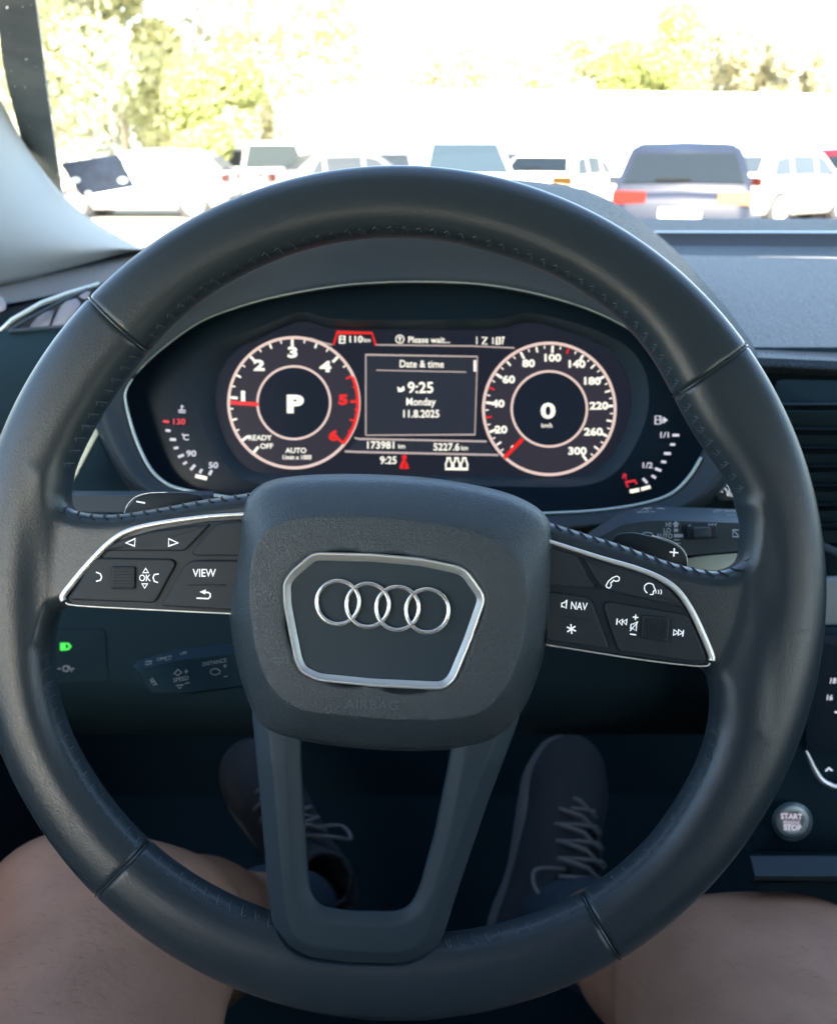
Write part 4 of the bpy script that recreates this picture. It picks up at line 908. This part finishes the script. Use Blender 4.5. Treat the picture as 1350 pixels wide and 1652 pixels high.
v, f = build_shorts(); mesh('shorts', v, f, M['shorts'], man, 180)
def build_shirt():
    st = .01; lo = (-.40, -.56, .86); hi = (.40, .05, 1.42); X, Y, Z = grid3(lo, hi, st)
    t = smin(cone(X / 1.25, Y, Z, (0, -.19, .95), (0, -.32, 1.22), .132, .137), cone(X, Y, Z, (-.15, -.36, 1.30), (.15, -.36, 1.30), .077, .077), .06)
    for s_ in (-1, 1): t = smin(t, cone(X, Y, Z, (.18 * s_, -.36, 1.29), (.225 * s_, -.24, 1.15), .066, .06), .03)
    return nets(t, lo, st, 2)
M['shirt'] = mat('dark_shirt', (.03, .035, .045), .9); v, f = build_shirt(); mesh('shirt', v, f, M['shirt'], man, 180)
X, Y, Z = grid3((-.12, -.48, 1.42), (.12, -.20, 1.72), .007); dh_ = np.maximum(ell(X, Y, Z, (0, -.34, 1.575), (.086, .104, .122)), np.minimum(Y + .29, 1.60 - Z)); v, f = nets(dh_, (-.12, -.48, 1.42), .007, 2)
M['hair'] = mat('brown_hair', (.04, .025, .015), .8); mesh('hair', v, f, M['hair'], man, 180)
# leg hair: short fine curved strands on the thighs and knees
rgh = np.random.default_rng(5); b = MB(); bo = [o for o in man.children if o.name.startswith('body')][0]
me_ = bo.data; nv = len(me_.vertices); co = np.empty(nv * 3); me_.vertices.foreach_get('co', co); co = co.reshape(-1, 3); no = np.empty(nv * 3); me_.vertices.foreach_get('normal', no); no = no.reshape(-1, 3)
wco = co + np.array(man.matrix_world.translation if False else (0, 0, .62))
ok = np.where((wco[:, 1] > .12) & (wco[:, 1] < .60) & (wco[:, 2] > .80) & (no[:, 2] > -.1))[0]
for i in rgh.choice(ok, 4000):
    p0 = wco[i] + rgh.normal(0, .003, 3) * (1 - np.abs(no[i])); n_ = no[i]; side = np.sign(wco[i][0]); dr = np.array((side * .5, -.5, -.2)) + rgh.normal(0, .28, 3); dr -= n_ * dr.dot(n_); dr /= np.linalg.norm(dr) + 1e-6; l = rgh.uniform(.006, .014)
    sd_ = np.cross(n_, dr) * .00008
    p1 = p0 + dr * l * .5 + n_ * l * .16; p2 = p0 + dr * l + n_ * l * .10; p0 = p0 - n_ * .001
    b.add([p0 - sd_, p0 + sd_, p1 + sd_, p1 - sd_, p2], [(0, 1, 2, 3), (3, 2, 4)])
M['hairfine'] = mat('fine_leg_hair', (.10, .06, .035), .7); o = b.build('leg_hair', M['hairfine'], man, 0); o['kind'] = 'stuff'
def shoe(heel, toe, up):
    heel, toe = Vector(heel), Vector(toe); fx = (toe - heel); L = fx.length; fx.normalize(); upv = Vector(up); upv = (upv - fx * upv.dot(fx)).normalized(); sy = upv.cross(fx)
    Mx = Matrix((fx, sy, upv)).transposed().to_4x4(); Mx.translation = heel; A = np.array(Mx); sc = L / .28
    def tr(v): v = np.asarray(v) * sc; return v @ A[:3, :3].T + A[:3, 3]
    lo = (-.05, -.08, -.02); hi = (.31, .08, .16); st = .005; X, Y, Z = grid3(lo, hi, st)
    wd = .036 + .012 * np.clip((X - .05) / .12, 0, 1)
    d = cone(X, Y / 1.15, Z, (.03, 0, .045), (.20, 0, .035), .036, .040); d = smin(d, ell(X, Y, Z, (.225, .004, .03), (.058, .048, .036)), .02); d = smin(d, cone(X, Y, Z, (.03, 0, .06), (.02, 0, .125), .036, .036), .03)
    d = smin(d, cone(X, Y, Z, (.06, 0, .10), (.17, 0, .055), .034, .030), .03); d = np.maximum(d, .008 - Z); d = np.maximum(d, -(cone(X, Y, Z, (.02, 0, .11), (.02, 0, .2), .026, .03)))
    v, f = nets(d, lo, st, 1); up_ = mesh('shoe', tr(v), f, M['shoe'], man, 180)
    P = np.stack(np.broadcast_arrays(X[:, :, 0], Y[:, :, 0])); out = [(-.008, 0), (0, .028), (.04, .036), (.10, .034), (.17, .046), (.22, .052), (.27, .038), (.287, .008), (.28, -.022), (.24, -.044), (.17, -.046), (.10, -.036), (.04, -.036), (0, -.026)]
    d2 = poly_sdf(P[0], P[1], spline(out, 4, True)); D = np.stack([slab(d2, float(z), -.012, .024, .010) for z in Z[0, 0]], 2)
    v, f = nets(D, lo, st, 1); mesh('sole', tr(v), f, M['shoe_sole'], up_, 180)
    b = MB()
    for i in range(6):
        x = .085 + i * .022; z = .142 - i * .0150
        b.tube([Vector(tr([(x - .008, -.030, z - .018)])[0]), Vector(tr([(x, -.012, z + .006)])[0]), Vector(tr([(x + .008, .012, z + .006)])[0]), Vector(tr([(x + .012, .030, z - .018)])[0])], .0028 * sc, 6)
        b.tube([Vector(tr([(x + .012, -.030, z - .020)])[0]), Vector(tr([(x + .006, -.010, z + .004)])[0]), Vector(tr([(x - .004, .014, z + .008)])[0]), Vector(tr([(x - .008, .030, z - .016)])[0])], .0028 * sc, 6)
    for s_ in (-1, 1):
        lp = [(.085, .004 * s_, .125), (.06, .03 * s_, .142), (.05, .05 * s_, .13), (.075, .052 * s_, .112), (.09, .02 * s_, .12)]
        b.tube([Vector(p) for p in tr(spline(lp, 5))], .0026 * sc, 6)
    b.build('laces', M['lace'], up_, 180)
shoe(C(540, 1500, .95), C(392, 1215, 1.08), (.15, -.55, .85)); shoe(C(815, 1555, .97), C(922, 1205, 1.13), (.40, -.5, .74))
for k_, (an, cf) in enumerate(((al, (-.19, .50, .80)), (ar, (.19, .48, .80)))):
    c_ = Vector(cf); e = an.lerp(c_, .42); lo = [min(an[i], e[i]) - .08 for i in range(3)]; hi = [max(an[i], e[i]) + .08 for i in range(3)]; X, Y, Z = grid3(lo, hi, .006)
    v, f = nets(cone(X, Y, Z, an, e, .043, .053), lo, .006, 2); mesh('sock', v, f, M['shorts'], man, 180)

# ================================================================== OUTSIDE
def gp(px, py, y):             # world x for a pixel column at forward distance y (ground-based things)
    return (px - 675) / F * (y * math.cos(PITCH) + .2)
M['ground'] = mat('pale_gravel_lot', (.36, .34, .30), .9, bump=('noise', 3, .4, .02), vary=.12, vscale=.6)
b = MB(); b.add([(-200, 2.6, 0), (200, 2.6, 0), (200, 300, 0), (-200, 300, 0), (-200, -60, 0), (200, -60, 0)], [(0, 1, 2, 3), (4, 5, 1, 0)]); o = b.build('ground', M['ground'], None, 0); o['kind'] = 'structure'
M['wallw'] = mat('white_render', (.72, .70, .66), .85, vary=.06, vscale=.8); M['wallwin'] = mat('dim_window', (.3, .32, .33), .3)
bl = thing('white_building', 'long low white building behind the parked cars, below the trees', 'building', (8, 30, 0))
b = MB(); b.loft([[(-4.5, 28.6, z), (28, 35.5, z), (28, 40, z), (-4.5, 33, z)] for z in (0, 3.05)], True, True, True); b.build('wall', M['wallw'], bl)
b = MB(); b.loft([[(-4.8, 28.3, z), (28.3, 35.2, z), (28.3, 40.3, z), (-4.8, 33.3, z)] for z in (3.05, 3.22)], True, True, True); b.build('roof', M['wallw'], bl)
for x in (0, 6, 12, 18, 24):
    y = 28.6 + (x + 4.5) * 6.9 / 32.5; b = MB(); b.loft([[(x - .8, y - .20, z), (x + .8, y + .14, z), (x + .8, y + .3, z), (x - .8, y + .1, z)] for z in (1.0, 2.3)], True, True, True); b.build('window', M['wallwin'], bl)

def carbuild(name, label, paint, loc, yaw, kind='hatch', L=4.3, Wd=1.8, Ht=1.5, glassc=(.008, .012, .016), light=(.6, .05, .02), plate=True, wheelc=(.55, .56, .57), taillit=0.):
    t = thing(name, label, 'car', loc, 'cars parked across the lot', rot=Matrix.Rotation(yaw, 4, 'Z'))
    A = np.array(t.matrix_world) if False else np.array(Matrix.Translation(Vector(loc)) @ Matrix.Rotation(yaw, 4, 'Z'))
    def tr(v): v = np.asarray(v, float); return v @ A[:3, :3].T + A[:3, 3]
    def mk(n, v, f, m, par=t, sm=40, lab=None): return mesh(n, tr(v), f, m, par, sm, lab)
    pm = mat('car_paint', paint, .45, coat=0, spec=.2, vary=.03, vscale=3); gm = mat('car_glass', glassc, .3, spec=.15); tm = mat('tyre', (.03, .03, .03), .8); rm_ = mat('rim_alloy', wheelc, .35, metal=.6)
    w2 = Wd / 2; bz = .95 if kind != 'sedan' else .93
    # lower body stations: x (rear 0 .. front L), half width, lower z, shoulder z
    stn = [(0, .78, .42, .80), (.04, .88, .34, .90), (.25, .97, .24, bz), (.9, 1., .20, bz), (L * .5, 1., .20, bz - .01), (L * .72, 1., .20, bz - .04), (L * .82, .99, .20, bz - .13), (L * .93, .94, .24, bz - .22), (L - .08, .84, .30, bz - .32), (L, .70, .36, bz - .40)]
    rings = []
    for x, wf, z0, z1 in stn:
        w_ = w2 * wf; h = z1 - z0; pr = [(-w_ * .90, z0), (-w_ * .99, z0 + h * .2), (-w_, z0 + h * .5), (-w_ * .985, z0 + h * .78), (-w_ * .93, z0 + h * .95), (-w_ * .82, z1), (0, z1 + .02)]
        pr = pr + [(-p[0], p[1]) for p in reversed(pr[:-1])]; rings.append([(x - L / 2, y, z) for y, z in pr])
    b = MB(); b.loft(rings, True, True, True); mk('body', b.v, b.f, pm, t, 70)
    # greenhouse
    if kind == 'sedan': gx = [(.55, bz - .01), (1.15, Ht - .08), (1.5, Ht - .01), (2.1, Ht), (2.6, Ht - .05), (L * .76, bz - .05)]
    elif kind == 'suv': gx = [(.10, bz), (.38, Ht - .12), (.65, Ht - .02), (1.9, Ht), (2.6, Ht - .06), (L * .75, bz - .04)]
    else: gx = [(.06, bz), (.42, Ht - .14), (.75, Ht - .03), (1.7, Ht), (2.35, Ht - .06), (L * .76, bz - .05)]
    gi = []
    for x, z in gx:
        hz = max(.02, (z - bz + .05)); k = 1 - .22 * hz / (Ht - bz); w_ = w2 * .93
        gi.append([(x - L / 2, -w_, bz - .06), (x - L / 2, -w_ * (k + .04), z - .06), (x - L / 2, -w_ * (k - .08), z), (x - L / 2, 0, z + .015), (x - L / 2, w_ * (k - .08), z), (x - L / 2, w_ * (k + .04), z - .06), (x - L / 2, w_, bz - .06)])
    b = MB(); b.loft(gi, False); b.f += [tuple(range(7)), tuple(reversed(range(35, 42)))]; mk('cabin', b.v, b.f, pm, t, 35)
    def quad_on(n, q, off, m=gm, par=t, lab=None):
        P = [Vector(p) for p in q]; nn = (P[1] - P[0]).cross(P[3] - P[0]).normalized()
        cen = sum(P, Vector()) / len(P)
        if nn.dot(cen - Vector((0, 0, .8))) < 0: nn = -nn
        k = len(P); v = [tuple(p + nn * off) for p in P] + [tuple(p - nn * .01) for p in P]
        f = [tuple(range(k)), tuple(reversed(range(k, 2 * k)))] + [(i, i + k, (i + 1) % k + k, (i + 1) % k) for i in range(k)]
        return mk(n, v, f, m, par, 20, lab)
    def lerp(a, b_, t_): return tuple(a[i] * (1 - t_) + b_[i] * t_ for i in range(3))
    for n, i, j in (('rear_window', 0, 1), ('front_window', 5, 4)):
        a, bq = gi[i], gi[j]; lo1, lo2, hi1, hi2 = a[2], a[4], lerp(bq[2], bq[4], .02), lerp(bq[2], bq[4], .98)
        quad_on(n, [lerp(lo1, hi1, .16), lerp(lo2, hi2, .16), lerp(lo2, hi2, .93), lerp(lo1, hi1, .93)], .03)
    for s_ in (0, 6):
        def sp(x, t_):
            for k in range(5):
                if gx[k][0] <= x <= gx[k + 1][0]:
                    u = (x - gx[k][0]) / (gx[k + 1][0] - gx[k][0]); a = lerp(gi[k][s_], gi[k + 1][s_], u); c_ = lerp(gi[k][1 if s_ == 0 else 5], gi[k + 1][1 if s_ == 0 else 5], u); return lerp(a, c_, t_)
        xa, xb, xc, xd = gx[0][0] + .35, L * .30, L * .52, L * .735
        sg = -1 if s_ == 0 else 1
        quad_on('side_window', [sp(xa + .05, .14), sp(xb - .04, .14), sp(xb - .04, .88), sp(xa + .28, .80)], .012)
        quad_on('side_window', [sp(xb + .04, .14), sp(xc - .04, .14), sp(xc - .04, .88), sp(xb + .04, .88)], .012)
        quad_on('side_window', [sp(xc + .04, .14), sp(xd - .10, .14), sp(L * .60, .86), sp(xc + .04, .88)], .012)
        b = MB(); b.box((L * .68 - L / 2, sg * (w2 + .07), bz + .03), (.16, .20, .13)); mk('mirror', b.v, b.f, pm)
        for xw in (.78, L - .85):
            n = 24; c0 = (xw - L / 2, sg * (w2 - .10), .33)
            def ring(r_, yy): return [(c0[0] + r_ * math.cos(2 * math.pi * k / n), c0[1] + sg * yy, c0[2] + r_ * math.sin(2 * math.pi * k / n)) for k in range(n)]
            b = MB(); b.loft([ring(.31, -.12), ring(.33, -.10), ring(.33, .09), ring(.31, .115), ring(.23, .11)], True, True, False); wh = mk('wheel', b.v, b.f, tm)
            b = MB(); b.loft([ring(.232, .105), ring(.215, .085), ring(.20, .06), ring(.06, .09), ring(.01, .095)], True, False, True); mk('rim', b.v, b.f, rm_, wh)
            b = MB(); b.loft([ring(.375, .02), ring(.375, .108), ring(.352, .112), ring(.352, .02)], True); mk('wheel_arch', b.v, b.f, tm)
        lc = light if (not taillit or sg > 0) else (1., .62, .30)  # right lamp's pale tone imitates sun washing out the red
        lm = mat('lamp', tuple(c * .06 for c in lc), .3, spec=.2, emit=lc if taillit else None, es=taillit); b = MB(); y0, y1 = sg * w2 * .48, sg * w2 * .97
        b.loft([[(.005 - L / 2 + d_, y, z) for y, z in ((y0, .80), (y1 * .97, .78), (y1 * .97, .94), (y0, .93))] for d_ in (.12, -.02)], True, True, True); mk('tail_lamp', b.v, b.f, lm)
        hm = mat('head_lamp_glass', (.7, .72, .75), .15, coat=.8); b = MB(); b.loft([[(L / 2 - d_, y, z) for y, z in ((sg * w2 * .42, .56), (sg * w2 * .84, .60), (sg * w2 * .86, .70), (sg * w2 * .46, .66))] for d_ in (.3, -.01)], True, True, True); mk('headlamp', b.v, b.f, hm)
    bm_ = mat('bumper_plastic', (.008, .008, .008), .7, spec=.1); b = MB(); b.box((-L / 2 + .03, 0, .36), (.12, Wd * .80, .16)); mk('bumper_insert', b.v, b.f, bm_)
    if plate: b = MB(); b.box((-L / 2 - .012, 0, .68), (.02, .52, .11)); mk('number_plate', b.v, b.f, mat('plate_white', (.85, .85, .82), .5))
    if kind != 'sedan': b = MB(); b.box((-L / 2 + .10, .12, bz + .13), (.03, .42, .025)); mk('rear_wiper', b.v, b.f, bm_)
    return t
WH = (.42, .42, .41)
# yaw 90 deg = facing away (+y); 0 = facing right
carbuild('parked_car', 'dark blue-grey estate car seen from behind, its red tail lamp lit', (.014, .018, .029), (3.93, 13.55, 0), R(75), 'suv', 4.5, 1.84, 1.52, taillit=1.0, light=(1., .03, .012))  # dark paint, made darker still to carry the shade on its backlit rear
carbuild('parked_car', 'white hatchback seen side on, behind the windscreen sticker', WH, (gp(228, 0, 21), 21, 0), R(180), 'hatch', 4.3, 1.8, 1.46, glassc=(.06, .07, .085))
carbuild('parked_car', 'white car with reddish roof line and dark glass just left above the wheel', WH, (gp(425, 0, 22.5), 24, 0), R(-78), 'suv', 4.3, 1.85, 1.66, glassc=(.026, .032, .032))
carbuild('parked_car', 'white car with blue-tinted windscreen directly above the wheel', WH, (gp(752, 0, 16.5), 18.3, 0), R(-86), 'suv', 4.4, 1.95, 1.64, glassc=(.024, .036, .046))
carbuild('parked_car', 'pale car with small dark side windows left of the blue-grey estate', (.75, .72, .62), (gp(935, 0, 19), 20.5, 0), R(60), 'hatch', 4.0, 1.72, 1.45, light=(.8, .35, .02))
carbuild('parked_car', 'silver-white hatchback right of the blue-grey estate, one wheel showing', WH, (gp(1290, 0, 18.5), 19.5, 0), R(35), 'hatch', 3.9, 1.75, 1.47, glassc=(.04, .05, .06))
carbuild('parked_car', 'silver-grey saloon half hidden between the two dark-glass cars', (.16, .16, .17), (gp(560, 0, 21), 22.5, 0), R(20), 'sedan', 4.4, 1.8, 1.44, glassc=(.03, .035, .04))
carbuild('parked_car', 'light grey hatchback just left of the car with blue-tinted windscreen', (.22, .22, .23), (gp(640, 0, 24), 26, 0), R(80), 'hatch', 4.0, 1.75, 1.5, glassc=(.02, .025, .03))
carbuild('parked_car', 'light silver saloon right of the car with blue-tinted windscreen', (.24, .24, .24), (gp(860, 0, 23), 25, 0), R(70), 'sedan', 4.3, 1.8, 1.46, glassc=(.02, .025, .03))
carbuild('parked_car', 'grey hatchback between the white hatchback and the dark-glass car', (.20, .20, .21), (gp(345, 0, 25), 27, 0), R(-60), 'hatch', 4.0, 1.75, 1.5, glassc=(.02, .025, .03))
carbuild('parked_car', 'red car at the right edge of the photo, mostly cut off', (.10, .004, .006), (gp(1400, 0, 19.5), 21.5, 0), R(85), 'hatch', 4.1, 1.78, 1.47)

M['leafs'] = []
for i, c_ in enumerate(((.38, .41, .18), (.54, .54, .34), (.52, .50, .37))):  # pale tones put the sun's blow-out into the leaf colour
    m = mat('leaf_green', c_, .6, spec=.1); nt = m.node_tree; tl_ = nt.nodes.new('ShaderNodeBsdfTranslucent'); tl_.inputs[0].default_value = (*[min(1, c * 1.3) for c in c_], 1)
    ms = nt.nodes.new('ShaderNodeMixShader'); ms.inputs[0].default_value = .5; nt.links.new(nt.nodes['Principled BSDF'].outputs[0], ms.inputs[1]); nt.links.new(tl_.outputs[0], ms.inputs[2]); nt.links.new(ms.outputs[0], nt.nodes['Material Output'].inputs[0]); M['leafs'].append(m)
M['bark'] = mat('bark', (.42, .38, .30), .9, bump=('noise', 12, .6, .02))
def tree(label, x, y, h, rad, n, mi, seed, clump=12, name='leafy_tree', zlow=.25):
    rg_ = np.random.default_rng(seed); t = thing(name, label, 'tree', (x, y, 0), 'trees beyond the car park')
    b = MB(); b.tube([(x, y, -.1), (x + .1, y, h * .3), (x - .1, y + .1, h * .55)], [h * .018, h * .012, h * .005], 10)
    for k in range(7):
        a = rg_.uniform(0, 6.28); z = h * rg_.uniform(.2, .45); b.tube([(x, y, z), (x + rad * .4 * math.cos(a), y + rad * .4 * math.sin(a), z + h * .12), (x + rad * .8 * math.cos(a), y + rad * .8 * math.sin(a), z + h * .2)], [h * .004, h * .003, h * .002], 6)
    b.build('trunk', M['bark'], t, 60)
    cs = []
    for k in range(clump):
        a = rg_.uniform(0, 6.28); q = rg_.uniform(0, 1) ** .5 * rad * .8; z = h * (zlow + (1 - zlow) * rg_.uniform(.1, .88)); cs.append((x + q * math.cos(a), y + q * math.sin(a) * .7, z, rad * rg_.uniform(.22, .42)))
    cs = np.array(cs); k = rg_.integers(0, clump, n); d = rg_.normal(0, 1, (n, 3)); d /= np.linalg.norm(d, axis=1)[:, None]; r_ = rg_.uniform(.35, 1.05, n) ** .6
    P = cs[k, :3] + d * (cs[k, 3] * r_)[:, None]; u = rg_.normal(0, 1, (n, 3)); u /= np.linalg.norm(u, axis=1)[:, None]; w = np.cross(u, rg_.normal(0, 1, (n, 3))); w /= np.linalg.norm(w, axis=1)[:, None]; s_ = rg_.uniform(.07, .17, n)[:, None]
    v = np.stack([P - u * s_, P + w * s_ * .6, P + u * s_, P - w * s_ * .6], 1).reshape(-1, 3); mesh('crown', v, np.arange(4 * n).reshape(-1, 4), M['leafs'][mi], t, 0)
tl = [(100, 29, 12.5, 4.6, 2, 'tall pale tree behind the white hatchback at the far left', 20), (205, 27, 8.6, 2.6, 1, 'light green tree beside the tall pale one at the far left', 12),
      (330, 25, 4.6, 1.7, 0, 'small bush with the darkest green clump, left of the wheel top', 9),
      (420, 30, 11, 4.6, 2, 'sunlit pale tree over the white car with dark glass', 26), (520, 31, 5.4, 2.6, 1, 'yellowish bush-like tree just left of the white building', 14),
      (715, 44, 6.9, 4.6, 2, 'faint pale tree rising over the left end of the white building', 10), (850, 45, 6.4, 4.2, 2, 'pale yellow tree over the middle of the white building', 12),
      (950, 42, 7.0, 3.0, 1, 'light green tree left of the dark green one', 12), (1055, 41, 7.9, 2.7, 0, 'dark green tree above the blue-grey estate', 14),
      (1180, 43, 7.4, 4.0, 2, 'pale tree between the dark green tree and the right edge', 14), (1290, 41, 6.8, 3.6, 2, 'light green tree near the right edge of the photo', 12), (1390, 42, 7, 3.6, 2, 'green tree cut by the right edge of the photo', 14), (-60, 20, 11, 4.5, 1, 'yellow-green tree seen through the gap left of the pillar', 24)]
for i, (px, y, h, rad, mi, lab, cl_) in enumerate(tl): tree(lab, gp(px, 0, y), y, h, rad, 16000, mi, 11 + i, cl_, zlow=.12 if y < 35 else .3)
